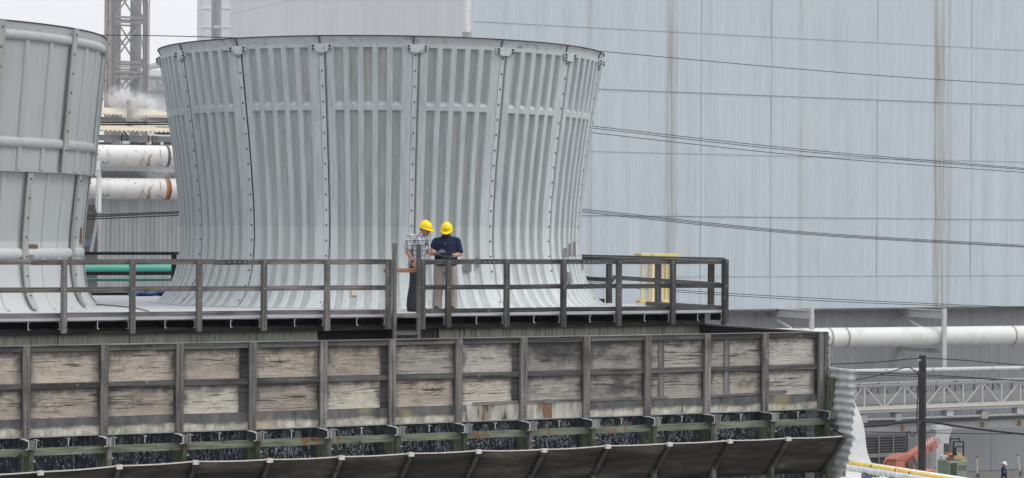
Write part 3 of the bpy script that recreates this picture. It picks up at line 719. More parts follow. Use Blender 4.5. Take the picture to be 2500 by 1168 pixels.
fl_=thing('wet_fill','wet black splash fill inside the cooling tower behind the green posts','tower fill',(14,35.3,-14.5))
b=MB(); b.box(2,wx[14]-.02,35.22,35.27,-14.5,-3.2); b.build('fill_face',M['fill'],fl_)
b=MB(); b.box(2,wx[14]+.0,35.0,39.05,-3.215,-3.19); b.build('basin_floor',M['tar'],fl_)
b=MB(); l=.055; b.add([(-l,0,0),(l,.03,.012),(l*.6,-.01,.016),(-l*.5,-.04,.004),(-l,0,-.008),(l,.03,.004),(l*.6,-.01,.008),(-l*.5,-.04,-.004)],[(0,1,2,3),(7,6,5,4),(0,3,7,4),(3,2,6,7),(2,1,5,6),(1,0,4,5)])
sl0=b.build('splash_slat',M['slat'],fl_,local=True); rg=random.Random(4); ns=0
for z,bays_ in ((-3.615,range(3,14)),(-4.37,range(11,14))):
    for i in bays_:
        for k in range(9):
            if rg.random()<.32: continue
            loc=V(wx[i]+.1+(WS-.2)*(k+rg.uniform(-.2,.2)+.5)/9,35.13+rg.uniform(-.02,.02),z+rg.uniform(-.012,.012)+ZC)-fl_.location
            if ns==0: sl0.location=loc
            elif ns<100: copy_part(sl0,fl_,loc=loc)
            ns+=1
b=MB(); rg=random.Random(9)
for i in range(14):
    plumes=[(wx[i]+WS*f+rg.uniform(-.08,.08),rg.uniform(.6,1.4)*(.3,.3,.35,.5,.45,2.0,1.2,.9,1.1,2.0,1.6,.8,1.2,.9)[i]) for f in (.3,.55,.78)]
    for (xc,k) in plumes:
        for _ in range(int(120*k)):
            z=-3.24-abs(rg.gauss(0,.30)); sp=.04+.10*min(1,(-3.2-z)*2); x=xc+rg.gauss(0,sp); y=rg.uniform(34.95,35.15)
            l=rg.uniform(.01,.05); r=rg.uniform(.0025,.0065)*(1.0 if k<1 else rg.choice((1,1,1.7))); b.tube([(x,y,z),(x+rg.uniform(-.01,.01),y,z-l)],r,4)
    for _ in range(16):
        x=wx[i]+rg.uniform(.08,WS-.08); z=rg.uniform(-3.95,-3.22); b.ball((x,rg.uniform(34.95,35.15),z),rg.uniform(.003,.008),5)
tag(b.build('falling_water',M['water']),'white water splashing down through the dark fill','water',kind='stuff')

# ---- sloping louvre boards along the bottom
lt=[(-170,1166),(-45,1161),(83,1155),(281,1140),(468,1129),(656,1124),(836,1117),(1003.5,1109),(1173,1102),(1337,1099),(1488,1090),(1642,1084),(1791,1077),(1936,1071),(2075,1066)]
lv=thing('louvre','row of dark stained sloping louvre boards along the bottom of the tower','louvre',(16.5,34.4,-4.4))
LZ=[at(px_,py_,Y=34.05).z for px_,py_ in lt]; BY,BZ=34.72,at(2008,1152,Y=34.72).z
for i in range(14):
    a,c=wx[i]+.02,wx[i+1]+.02; n=6; b=MB()
    def fn(u,v,i=i,a=a,c=c):
        z0=LZ[i]*(1-u)+LZ[i+1]*u-.012*math.sin(math.pi*u); bz=BZ+.002*(13-i)
        s=.03*math.sin(math.pi*v); return (a+(c-a)*u,34.05+(BY-34.05)*v+s,z0+(bz-z0)*v-s)
    b.grid(fn,n,6); b.build('louvre_board',M['louv'],lv,solid=.014,smooth=30)
    b=MB(); pts=[fn(k/6,0) for k in range(7)]; 
    for p,q in zip(pts,pts[1:]): b.bar(V(*p)+V(0,-.006,.012),V(*q)+V(0,-.006,.012),.035,.016)
    b.build('edge_batten',M['louv_edge'],lv)
for i in range(15):
    x=wx[i]+.02; z0=LZ[i]; b=MB(); b.bar((x,34.03,z0-.03),(x,BY-.02,BZ-.03),.055,.05,(0,-1,-1)); b.build('strut',M['dwoodY'],lv)
    b=MB(); b.box(x-.045,x+.045,33.985,34.06,z0-.035,z0+.03); b.build('strut_cap',M['louv_edge'] if i<14 else M['dwoodY'],lv)
    b=MB(); b.tube([(wx[i]+.045,34.46,-3.53),(wx[i]+.05,34.09,z0+.02)],.016,6); b.m=1; b.ball((wx[i]+.045,34.46,-3.53),.028,6); b.build('hanger_rod',[M['bolt'],M['galv']],lv)

# ---- corrugated end screen
XC=wx[14]+.16
es=thing('corrugated_screen','grey corrugated end screen with a leaning post, at the right end of the louvres','screen',(XC,34.3,-14.5))
edge=[(903,2090),(960,2088),(1000,2087),(1030,2083),(1055,2080),(1072,2088),(1085,2080),(1100,2077),(1120,2072),(1140,2066),(1170,2050),(1260,2020)]
ez=[(at(x,y,X=XC).z,at(x,y,X=XC).y) for y,x in edge]
b=MB(); zt,zb=ez[0][0],ez[-1][0]
def fn(u,v):
    z=zt+(zb-zt)*v; y1=interp(ez,z)+.006*math.sin(z*90); y0=35.2
    return (XC+.019*math.sin(z*2*math.pi/.142),y0+(y1-y0)*u,z)
b.grid(fn,6,190); b.build('corrugated_sheet',M['corr'],es,solid=.004,smooth=60)
b=MB(); p,q=at(2031,921,X=wx[14]+.1),at(2017,1096,X=wx[14]+.1); b.bar(p,q,.09,.10,(0,1,0)); b.build('leaning_post',M['gwoodZ'],es)
b=MB(); p=at(1998,1035,X=wx[14]+.1); b.bar(p,p+V(0,-.55,-.02),.08,.08); b.build('bracket',M['galv_dark'],es)
# ================================================================== GROUND, HAZE
GZ=-14.5
def concrete_ground():
    t=MT('plant floor',rnd=False); n=t.noise(.35,6); c=t.ramp(n,[(.3,(.16,.158,.15)),(.7,(.30,.295,.285))])
    d=t.mr(t.noise(1.6,5),.55,.75); c=t.mix(t.math('MULTIPLY',d,.5),c,(.11,.108,.10)); return t.out(c,.9)
b=MB(); b.add([(-900,-300,GZ),(1200,-300,GZ),(1200,1500,GZ),(-900,1500,GZ)],[(0,1,2,3)])
o=b.build('ground',concrete_ground(),origin=(0,0,GZ)); tag(o,kind='structure')

def px_box(b,x0,y0,x1,y1,Y,th):
    a,c=at(x0,y0,Y=Y),at(x1,y1,Y=Y); return b.box(min(a.x,c.x),max(a.x,c.x),Y,Y+th,min(a.z,c.z),max(a.z,c.z))

# ================================================================== BLUE BUILDING
BY0=108.0; BX0=53.06; BYE=143.7
ZS=[11.12,7.84,4.455,1.017,-2.328,-4.163]
bd=thing('industrial_building','huge blue-grey metal-clad building with brown run-off stains, filling the right background','building',(BX0,BY0,GZ))
sx=lambda p,y=300: at(p,y,Y=BY0).x-BX0
M['blue_siding']=siding('blue-grey cladding',(.47,.53,.57),(.58,.625,.66),[(sx(1637),.45,.75),(sx(1652),.12,.5),(sx(1955),.25,.3),(sx(1440),.3,.35),(sx(2288),.4,1.0),(sx(2302),.22,.8),(sx(2318),.3,.45)])
M['pale_siding']=siding('pale cladding with painted haze',(.585,.605,.63),(.66,.67,.68),k=.8)  # same cladding as the blue face; haze and facing light painted in as paler
lev=[20.0,14.4]+ZS
for i,(zt,zb) in enumerate(zip(lev,lev[1:])):
    b=MB(); x=0
    off=-.012*i if i<7 else 0
    yf=BY0+.02*(i%2); vs=[]; n=1400                      # folded ribs, 0.2 m apart
    for k in range(n+1):
        xx=BX0+.05*k; dd=(0,0,.006,.006)[k%4] if k else 0
        vs+=[(xx,yf+dd,zb),(xx,yf+dd,zt)]
    b.add(vs,[(2*k,2*k+2,2*k+3,2*k+1) for k in range(n)]); b.box(BX0,BX0+90,BY0+.06,BY0+.15,zb,zt); b.build('siding_course',M['blue_siding'],bd)
    b=MB(); b.box(BX0-.10+.02*(i%2),BX0-.001,BY0+.3,BYE,zb,zt); b.build('end_siding_course',M['pale_siding'],bd)
# lap joints: a thin folded drip edge along each course
rg=random.Random(3); lapm=painted('lap edge',(.37,.42,.46),.2,.7)
for z in ZS[:5]:
    b=MB(); x=BX0+.3
    while x<BX0+88:
        l=rg.uniform(3.5,6.5)
        b.box(x,x+l-.15,BY0-.018,BY0+.001,z-.010,z+.010); x+=l
    b.build('lap_edge',lapm,bd)
b=MB(); 
for p in (1713,1884,2143,2372):
    x=at(p,300,Y=BY0).x; b.box(x-.02,x+.02,BY0-.012,BY0+.001,ZS[5]+.1,20)
b.build('vertical_lap',painted('vertical lap',(.445,.508,.575),.15,.7),bd)
b=MB(); b.box(BX0-.22,BX0+.06,BY0-.10,BY0+.28,ZS[5],20); b.build('corner_trim',M['white'],bd)
b=MB(); b.box(BX0,BX0+90,BY0-.02,BY0+.95,ZS[5]-.10,ZS[5]-.003); b.build('soffit',M['dgrey'],bd)
# lower wall, set back: shallow ribs
b=MB(); n=330; W0=BX0-6; L=60; vs=[];fs=[]
prof=[0,0,.05,.05]
for i in range(n*2):
    x=W0+L*i/(n*2)
    for z in (GZ,ZS[5]-.05): vs.append((x,BY0+1.0-(.045 if (i//1)%2 else 0),z))
fs=[(2*i,2*i+2,2*i+3,2*i+1) for i in range(n*2-1)]
b.add(vs,fs); b.build('lower_wall',M['gray_siding'],bd)
b=MB(); b.box(BX0-6,BX0+60,BY0+1.05,BY0+1.2,GZ,ZS[5]); b.build('wall_backing',M['dgrey'],bd)
x0=at(2216,1100,Y=BY0+.9).x; zt=at(2300,1040,Y=BY0+.9).z; zb=at(2420,1150,Y=BY0+.9).z
xs_=[x0,at(2300,1100,Y=BY0+.9).x,at(2419,1100,Y=BY0+.9).x,at(2540,1100,Y=BY0+.9).x,at(2660,1100,Y=BY0+.9).x]
for a,c in zip(xs_,xs_[1:]):
    b=MB(); b.box(a+.012,c-.012,BY0+.88,BY0+.93,zb+.04,zt); b.build('wall_panel',M['gray_panel'],bd)
b=MB(); b.box(BX0-6,BX0+60,BY0+.70,BY0+.97,GZ,zb); b.build('concrete_curb',M['concrete'],bd)
# louvred air intake
a,c=at(2090,1066,Y=BY0+.8),at(2216,1180,Y=BY0+.8)
b=MB(); z=a.z
while z>c.z: b.add([(a.x,BY0+.92,z),(c.x,BY0+.92,z),(c.x,BY0+.84,z-.13),(a.x,BY0+.84,z-.13),(a.x,BY0+.93,z-.02),(c.x,BY0+.93,z-.02),(c.x,BY0+.85,z-.15),(a.x,BY0+.85,z-.15)],[(0,1,2,3),(7,6,5,4),(2,6,7,3),(1,5,6,2),(0,3,7,4)]); z-=.16
vt=b.build('intake_louvre',M['slatvent'],bd)
b=MB()
for p in (2110,2146,2181): px_box(b,p-.8,1066,p+.8,1180,BY0+.78,.05)
px_box(b,2090,1110.5,2216,1113.5,BY0+.77,.05)
b.build('louvre_mullion',M['grey'],bd)
# stair tower at the far end of the pale side
tw=thing('stair_tower','pale stair tower with two square columns at the hazy far end of the building','tower',(at(527,60,Y=146).x,147,GZ))
for a,c in ((496,516),(541,563)):
    b=MB(); A_,C_=at(a,50,Y=146),at(c,50,Y=146); b.box(A_.x,C_.x,146,147.2,GZ,24); b.build('column',M['pale_siding'],tw)
    b=MB(); 
    for yy in (20,66,112,158): z=at(a,yy,Y=146).z; b.box(A_.x-.03,C_.x+.03,145.95,147.25,z-.04,z+.04)
    b.build('column_band',M['white'],tw)
b=MB(); A_,C_=at(516,50,Y=147),at(541,50,Y=147); b.box(A_.x,C_.x,147.25,147.4,GZ,24); b.build('infill_wall',M['white'],tw)
b=MB()
for yy in (-10,66,142): z=at(520,yy,Y=146.3).z; b.box(A_.x-.1,C_.x+.1,146.2,146.5,z-.08,z+.08)
b.build('landing_beam',M['white'],tw)
vp=thing('vent_pipe','short grey capped vent pipe just showing above the ribbed fan stack rim','pipe',(at(1140,95,Y=100).x,100,GZ))
b=MB(); p=at(1140,79,Y=100); b.tube([(p.x,100,GZ),(p.x,100,p.z)],.13,12); b.build('riser',M['offwhite'],vp,smooth=40)
b=MB(); b.tube([(p.x,100,p.z-.30),(p.x,100,p.z)],.23,14); b.build('cap',M['grey'],vp,smooth=40)

# ================================================================== PIPES AND RACK AT LOWER RIGHT
def x_pipe(name,label,p0,p1,Y,d_px,mat,n=20,ext=(0,0),bands=(),group=None,cat='pipe'):
    a,c=at(*p0,Y=Y),at(*p1,Y=Y); dr=(c-a).normalized(); a=a-dr*ext[0]; c=c+dr*ext[1]
    r=d_px/2*a.dot(FWD)/F_PX
    t=thing(name,label,cat,((a.x+c.x)/2,Y,min(a.z,c.z)-r),group)
    b=MB(); b.tube([a+(c-a)*k/12 for k in range(13)],r,n); b.build('pipe_shell',mat,t,smooth=40)
    for k,mt in bands:
        q=at(k,p0[1]+(p1[1]-p0[1])*(k-p0[0])/(p1[0]-p0[0]),Y=Y); b=MB(); b.tube([q-dr*.06,q+dr*.06],r+.018,n); b.build('pipe_band',mt,t,smooth=40)
    return t
rust=painted('rust brown band',(.20,.10,.05),.3,.8,scale=6); scab=painted('stained wrap band',(.34,.32,.28),.3,.8,scale=6)
tp=x_pipe('insulated_pipe','fat white insulated pipe along the grey wall below the blue cladding',(2010,825),(2500,818.5),105.5,49,M['pipe_white'],24,(4,8),[(2021,scab),(2061,scab),(2468,scab)])
b=MB(); rg=random.Random(5); a,c=at(2010,825,Y=105.5),at(2500,818.5,Y=105.5); r=49/2*a.dot(FWD)/F_PX
for k in range(14):
    q=a+(c-a)*(k/13+.02); b.tube([q+V(-.10,-r*.5,-r*.86),q+V(.02,-r*.28,-r*.965),q+V(.10,-.02,-r*1.0)],.03,5)
b.build('seam_clip',M['white'],tp)
for i,(p,pt) in enumerate(((2307,897),(1984,805))):
    hb=thing('pipe_bracket',('pale steel pipe bracket with a long hanger, beside the dark utility pole','pale steel pipe bracket with a short hanger, above the corrugated screen')[i],'bracket',(at(p,800,Y=104.9).x,105.5,at(p,pt,Y=104.9).z),'pipe brackets on the grey wall')
    b=MB(); px_box(b,p-4,754,p+4,pt,104.75,.16); b.build('hanger',M['offwhite'],hb)
    b=MB(); q=at(p-2,768,Y=104.9); z=q.z; b.box(q.x-.25,q.x+.1,104.9,108.98,z+.19,z+.23); b.box(q.x-.25,q.x+.1,104.9,108.98,z-.23,z-.19); b.box(q.x-.1,q.x-.04,104.9,108.98,z-.19,z+.19); b.build('bracket_arm',M['offwhite'],hb)
    b=MB(); b.bar((q.x-.1,105,z-1.4),(q.x-.1,108.9,z-.2),.12,.12); b.build('brace',M['offwhite'],hb)
    b=MB(); q=at(p-2,858,Y=104.9); b.box(q.x-.2,q.x+.05,104.9,108.98,q.z-.12,q.z+.12); b.build('saddle_beam',M['grey'],hb)
x_pipe('service_pipe','slim pale pipe running above the white truss walkway',(2000,909),(2500,899),103.6,12,M['offwhite'],14,(5,8),[(2048,M['grey']),(2162,M['grey']),(2276,M['grey']),(2420,M['grey']),(2494,M['grey'])])
x_pipe('service_pipe','thin grey pipe running just below the truss walkway',(2090,1026),(2500,1012),102.6,7,M['grey'],10,(4,8))
x_pipe('duct','wide dirty grey duct slung beneath the truss walkway',(2090,1036),(2500,1020),104.2,14,M['concrete'],12,(4,8),cat='duct')
pr=thing('pipe_rack','white steel truss walkway on a thick column, in front of the grey wall','pipe rack',(at(2300,1000,Y=103).x,103,GZ))
xa,xb=at(2060,1000,Y=102.5).x,at(2620,1000,Y=102.5).x
def lvl(l,r,Y):                       # height of an X-parallel line from its two pixel rows
    return (at(2090,l,Y=Y).z+at(2500,r,Y=Y).z)/2
for nm,Y in (('front_truss',102.5),('rear_truss',104.9)):
    zt,zb=lvl(943,934,102.5),lvl(993,984,102.5)
    b=MB(); b.bar((xa,Y,zt),(xb,Y,zt),.07,.07); b.build('top_chord',M['offwhite'],pr)
    b=MB(); b.bar((xa,Y,zb),(xb,Y,zb),.10,.10); b.build('bottom_chord',M['offwhite'],pr)
    k=0; x=at(2110,960,Y=102.5).x; st_=(at(2208,960,Y=102.5).x-x)/2
    x-=st_*2
    for i in range(13):
        b=MB(); b.bar((x,Y,zb),(x,Y,zt),.075,.075); b.build('truss_post',M['offwhite'] if Y<103 else M['dgrey'],pr)
        b=MB()
        if i%2==0: b.bar((x+.05,Y+.01,zt),(x+st_-.1,Y+.01,zb),.06,.06)
        else: b.bar((x+.1,Y+.01,zb),(x+st_-.05,Y+.01,zt),.06,.06)
        b.build('truss_diagonal',M['offwhite'] if Y<103 else M['dgrey'],pr); x+=st_
b=MB(); zc=lvl(940,931,102.5); b.box(xa,xb,102.38,102.44,zc-.03,zc+.035); b.build('cable_tray',M['grey'],pr)
zb=lvl(996,988,102.5); b=MB(); b.box(xa,xb,102.42,104.7,zb-.22,zb-.10); b.build('walkway_beam',M['grey'],pr)
b=MB(); b.box(xa,xb,102.38,102.41,zb-.05,zb+.02); b.build('kick_plate',painted('pale cream plate',(.66,.60,.46),.1,.6),pr)
b=MB(); zk=lvl(972,966,104); b.box(xa,xb,104.75,104.85,zk-.35,zk+.2); b.build('rear_pipe_bank',M['concrete'],pr)
zt,zb=lvl(1040,1024,103.2),lvl(1056,1042,103.2)
b=MB(); b.box(xa,xb,103.0,103.5,zt-.03,zt); b.box(xa,xb,103.0,103.5,zb,zb+.03); b.box(xa,xb,103.2,103.25,zb+.03,zt-.03); b.build('main_beam',M['offwhite'],pr)
rs=painted('rust streaked plate',(.42,.30,.20),.3,.7,scale=6)
for p in (2110,2209,2404,2494):
    b=MB(); q=at(p,1040,Y=102.98); b.box(q.x-.08,q.x+.08,102.97,103.19,zb+.03,zt-.03); b.build('stiffener',rs,pr)
for p,y0 in ((2115,1014),(2200,1009),(2325,998),(2410,1004),(2496,993)):
    b=MB(); q=at(p,y0+8,Y=102.6); b.box(q.x-.45,q.x,102.5,103.0,q.z-.22,q.z+.2); b.build('beam_stub',M['offwhite'] if p in (2325,2496) else M['grey'],pr)
b=MB(); a,c=at(2286,1040,Y=101),at(2317.5,1040,Y=101); b.box(a.x,c.x,101,101.5,GZ,a.z); b.build('column',M['offwhite'],pr)
b=MB(); b.box(a.x+.33,c.x-.07,100.92,101.0,GZ,at(2300,1113,Y=101).z); b.build('conduit_cover',M['offwhite'],pr)
b=MB(); z=at(2300,1045,Y=101).z; b.box(a.x-.18,c.x+.18,100.95,101.55,z-.10,z); b.prism([(c.x,101,z-.1),(c.x+.22,101,z-.1),(c.x,101,z-.5)],(0,.5,0)); b.build('column_head',M['offwhite'],pr)

# utility pole and its lines
up=thing('utility_pole','dark creosoted utility pole in front of the white truss walkway','utility pole',(at(2252,1000,Y=72).x,72,GZ))
b=MB(); p=at(2252.5,868,Y=72); b.tube([(p.x,72,GZ),(p.x,72,p.z)],.165,14,r2=.145); b.build('shaft',M['pole'],up,smooth=40)
b=MB()
for y in (880,1031): q=at(2240,y,Y=71.9); b.tube([q,q+V(.15,0,0)],.035,8)
b.build('insulator',M['grey'],up)
b=MB(); b.tube([at(x,y,Y=71.8) for x,y in ((2241,905),(2243,935),(2240,975),(2238,1030),(2240,1053),(2232,1063),(2225,1065),(2219,1052))],.022,6); b.build('drop_cable',M['black'],up)
def cable(pts,Y,r,label,group='overhead cables',nm='cable',mat='black'):
    """a hanging line through photo points, resampled smoothly, at its own distance"""
    P_=[at(x,y,Y=Y) for x,y in pts]
    out=[]
    for i in range(len(P_)-1):
        p0=P_[max(i-1,0)];p1=P_[i];p2=P_[i+1];p3=P_[min(i+2,len(P_)-1)]
        for k in range(8):
            t=k/8; out.append(.5*((2*p1)+(p2-p0)*t+(2*p0-5*p1+4*p2-p3)*t*t+(3*p1-p0-3*p2+p3)*t**3))
    out.append(P_[-1]); b=MB(); b.tube(out,r,6)
    return tag(b.build(nm,M[mat],smooth=60),label,'cable',group)
cable([(1990,889.5),(2080,888),(2160,883),(2244,875.5),(2340,879),(2420,886),(2560,897)],72,.02,'thin wire tied to the top of the utility pole')
cable([(2060,1045),(2150,1039),(2244,1028.5),(2330,1040),(2420,1052),(2560,1067)],71.6,.045,'thick sagging cable tied to the utility pole below the truss')
cable([(1990,905),(2180,912),(2340,920),(2600,937)],74,.022,'wire crossing just below the slim pale pipe, upper of two')
cable([(1990,910),(2200,918),(2360,924),(2600,934)],75,.018,'wire crossing just below the slim pale pipe, lower of two')
cable([(2060,1054),(2250,1057),(2420,1059.5),(2600,1060)],74,.018,'thin level wire crossing the utility pole at machine height')
cable([(2085,928),(2130,920),(2175,908),(2210,898),(2225,900),(2243,915)],71.7,.022,'slack wire looping up to the utility pole')
cable([(1380,117),(1467,125.5),(1700,147),(1948,169),(2220,190),(2620,215)],80,.015,'single overhead wire high across the blue building')
for i,(p,q,s) in enumerate((((1453,309),(1948,364),(2500,411.5)),((1453,314),(1948,369),(2500,414.5)),((1451,325),(1974,382),(2500,421.5)))):
    cable([(1300,p[1]-18),p,q,s,(2640,s[1]+9)],80,.015,('top','middle','lowest')[i]+' of three overhead cables crossing the middle of the blue building')
for i,(p,q,s) in enumerate((((1425,511),(1954,566),(2500,599)),((1425,515),(1954,569),(2500,602)),((1425,519),(1954,572),(2500,604)))):
    cable([(1280,p[1]-12),p,q,s,(2640,s[1]+8)],80,.015,('top','middle','lowest')[i]+' of three overhead cables crossing low on the blue building')
for i,d in enumerate((0,4.5)):
    cable([(1350,678+d),(1647,708+d),(2060,732+d*1.2),(2500,751+d*.6),(2640,755+d)],80,.015,('upper','lower')[i]+' of two cables passing behind the right end of the railing')
cable([(220,85.5),(365,87.5),(500,90.5),(640,95)],90,.02,'single thin wire between the two fan stacks, against the sky')
for i,(l,r_) in enumerate(((300,298.5),(305,304))): cable([(180,l+.5),(242,l),(411,r_),(520,r_-1)],75,.03,('upper','lower')[i]+' of two cables in front of the cream shed roof')
for i,(l,r_) in enumerate(((526.5,517),(530.5,520.5),(536,526))): cable([(150,l+4),(209,l),(441,r_),(560,r_-4)],72,.022,('top','middle','lowest')[i]+' of three cables in front of the corrugated grey wall')

# white stack on its own roof with two pipes
WZ=-8.6; q=at(2105,1131,Z=WZ)
wr=thing('white_roof','flat white roof of a low plant building beyond the corrugated screen','roof',(45,68,GZ))
X1=q.x+.35
b=MB(); b.box(X1-9,X1,58,q.y+7,WZ-.35,WZ); b.build('roof_slab',M['white'],wr)
b=MB(); b.box(X1-8.7,X1-.3,58.4,q.y+6.6,GZ,WZ-.35); b.build('wall',M['concrete'],wr)
ws=thing('white_fan_stack','smooth white flared fan stack mostly hidden behind the corrugated screen','fan stack',(q.x-2.5,q.y+.2,WZ))
h=at(2030,902,Y=q.y).z-WZ
prof=[(2.62,0),(2.48,.15),(2.36,.42),(2.29,.75),(2.26,1.1),(2.2,1.5),(2.08,1.9),(1.9,2.3),(1.66,2.75),(1.4,h-.3),(1.0,h)]
b=MB(); b.lathe(prof,(0,0,0),56); b.build('shell',M['offwhite'],ws,local=True,smooth=50)
b=MB(); b.lathe([(1.0,h),(.0,h+.12)],(0,0,0),56); b.build('rim',M['offwhite'],ws,local=True)
for nm,lab,mt,p0,p1,d in (('yellow_pipe','scuffed yellow pipe lying along the edge of the white roof',M['ypipe'],(2070,1130),(2300,1167.5),12),('grey_pipe','thick grey wrapped pipe lying on the white roof beside the yellow pipe',M['corr'],(2068,1142),(2232,1168),15)):
    a=at(*p0,Z=WZ+.35); c=at(*p1,Z=WZ+.35); dr=(c-a).normalized(); r=d/2*a.dot(FWD)/F_PX
    t=thing(nm,lab,'pipe',((a.x+c.x)/2,(a.y+c.y)/2,WZ)); b=MB(); b.tube([a-dr*3+(c+dr*4-a+dr*3)*k/30 for k in range(31)],r,14); b.build('pipe_shell',mt,t,smooth=40)
    b=MB()
    for k in range(16):
        q_=a+(c-a)*(k/15); b.tube([q_,q_+dr*.05],r+.012,14)
    b.build('joint_ring',mt,t,smooth=40)
    b=MB()
    for k in (-.1,.3,.7,1.1): q_=a+(c-a)*k; b.box(q_.x-.15,q_.x+.15,q_.y-.1,q_.y+.1,WZ,q_.z-r+.02)
    b.build('support_block',M['dgrey'],t)

# orange boom machine
MY=96.0
bm_=thing('boom_machine','faded red boom machine partly hidden behind the utility pole','machine',(at(2225,1150,Y=MY).x,MY,GZ))
a,c=at(2213,1124,Y=MY),at(2281,1080,Y=MY); hb=27*a.dot(FWD)/F_PX
b=MB(); b.bar(a-(c-a)*.12,c,.45,hb); bo=b.build('boom',M['red'],bm_,bevel=.03)
b=MB(); b.bar(c-(c-a)*.05,c+(c-a)*.14,.3,hb*.6); b.build('inner_boom',M['grey'],bm_)
b=MB(); q=at(2273,1096,Y=MY-.25); b.tube([q,q+V(0,.5,0)],.12,12); b.build('pivot_pin',M['dgrey'],bm_)
b=MB(); p0,p1=at(2186,1125,Y=MY-.3),at(2211,1146,Y=MY-.3); b.box(p0.x,p1.x,MY-.32,MY+.5,p1.z,p0.z); b.build('boom_head',M['red'],bm_,bevel=.03)
b=MB(); b.prism([at(2184,1124,Y=MY-.33),at(2212,1124.5,Y=MY-.33),at(2231,1111,Y=MY-.33),at(2206,1111,Y=MY-.33)],(0,.9,0)); b.build('boom_cowl',M['red'],bm_)
b=MB(); b.tube([at(x,y,Y=MY-.3) for x,y in ((2156,1141),(2159,1128),(2163,1121),(2172,1119.5),(2188,1120))],.045,8); b.build('guard_rail',M['red'],bm_)
b=MB(); b.tube([at(2229,1113,Y=MY-.4),at(2241,1152,Y=MY-.4)],.06,8); b.tube([at(2233,1120,Y=MY-.4),at(2238,1136,Y=MY-.4)],.09,8); b.build('lift_cylinder',M['dgrey'],bm_)
b=MB()
for k in range(7): 
    x=2214+2.2*k; b.tube([at(x,1126+k%3,Y=MY-.35),at(x+3,1136+k%2*3,Y=MY-.42),at(x-1,1147,Y=MY-.35)],.025,5)
b.build('hydraulic_hoses',M['dgrey'],bm_)
b=MB(); p0,p1=at(2180,1147,Y=MY),at(2262,1190,Y=MY); b.box(p0.x,p1.x,MY-.8,MY+1.2,p1.z,p0.z); b.build('chassis',M['red'],bm_,bevel=.05)
b=MB(); b.box(p0.x+.2,p1.x-.2,MY-.5,MY+.9,GZ+.6,p1.z); b.build('undercarriage',M['dgrey'],bm_)
for xx in (p0.x+.3,p1.x-.3):
    for yy in (MY-.95,MY+1.1):
        b=MB(); b.tube([(xx,yy,GZ+.55),(xx,yy+.32,GZ+.55)],.55,20); b.m=1; b.tube([(xx,yy-.02,GZ+.55),(xx,yy+.34,GZ+.55)],.26,14); b.build('wheel',[M['tyre'],M['red']],bm_)
cu=bpy.data.curves.new('letters','FONT'); cu.body='TRAK'; cu.size=.32; cu.extrude=.006; cu.align_x='LEFT'
ob=bpy.data.objects.new('letters',cu); COL.objects.link(ob)
dg=bpy.context.evaluated_depsgraph_get(); me=bpy.data.meshes.new_from_object(ob.evaluated_get(dg)); bpy.data.objects.remove(ob)
lt_=bpy.data.objects.new('lettering',me); COL.objects.link(lt_); me.materials.clear(); me.materials.append(M['letter']); lt_.parent=bo
ang=math.atan2(c.z-a.z,c.x-a.x); q=at(2254,1094.5,Y=MY-.235)+V(0,0,ZC)-bm_.location
lt_.matrix_local=Matrix.Translation(q)@Matrix.Rotation(-ang,4,'Y')@Matrix.Rotation(R(90),4,'X')

# green generator with a black frame on top
GY=99.0
ge=thing('generator','pale green louvred generator with a black frame on top, right of the white column','generator',(at(2340,1150,Y=GY).x,GY,GZ))
p0,p1=at(2317,1127,Y=GY),at(2362,1172,Y=GY)
b=MB(); b.box(p0.x,p1.x,GY,GY+1.0,p1.z,p0.z); b.build('cabinet',M['mgreen'],ge,bevel=.03)
b=MB(); xm=at(2336,1150,Y=GY).x; z=p0.z-.12
while z>p1.z+.1: b.box(p0.x+.08,xm,GY-.03,GY+.001,z-.05,z); z-=.095
b.build('cooling_slots',M['black'],ge)
b=MB(); q0,q1=at(2340,1137,Y=GY),at(2360,1148,Y=GY); b.box(q0.x,q1.x,GY-.015,GY+.001,q1.z,q0.z); b.build('faded_panel',M['dgrey'],ge)
b=MB(); b.box(p0.x-.05,p1.x+.05,GY-.1,GY+1.1,p1.z-.12,p1.z); 
for xx in (p0.x,p1.x-.12):
    for yy in (GY,GY+.85): b.box(xx,xx+.12,yy,yy+.12,GZ,p1.z-.12)
b.build('stand',M['dgrey'],ge)
b=MB()
for x,y0,y1 in ((2320,1070,1112),(2328,1078,1112),(2352,1079,1112),(2333,1092,1112)): b.bar(at(x,y0,Y=GY+.2),at(x,y1,Y=GY+.2),.06,.06)
for x0,x1,y in ((2320,2343,1072),(2326,2353,1079),(2334,2353,1091),(2320,2353,1111)): b.bar(at(x0,y,Y=GY+.2),at(x1,y,Y=GY+.2),.06,.06)
b.bar(at(2343,1069,Y=GY+.2),at(2343,1079,Y=GY+.2),.05,.05)
b.build('black_frame',M['black'],ge)
b=MB(); px_box(b,2318,1085,2326,1112,GY+.15,.5); px_box(b,2326,1095,2334,1110,GY+.3,.4); b.build('hose_reel',M['dgrey'],ge)
b=MB(); px_box(b,2318,1107,2324,1111,GY,.4); b.build('orange_box',M['orange'],ge)
b=MB(); px_box(b,2330,1113,2350,1122,GY+.1,.5); px_box(b,2337,1107,2348,1112,GY+.1,.5); px_box(b,2326,1119,2360,1127,GY+.2,.6); b.build('tool_tray',painted('tan tool tray',(.40,.30,.16),.3,.7),ge)

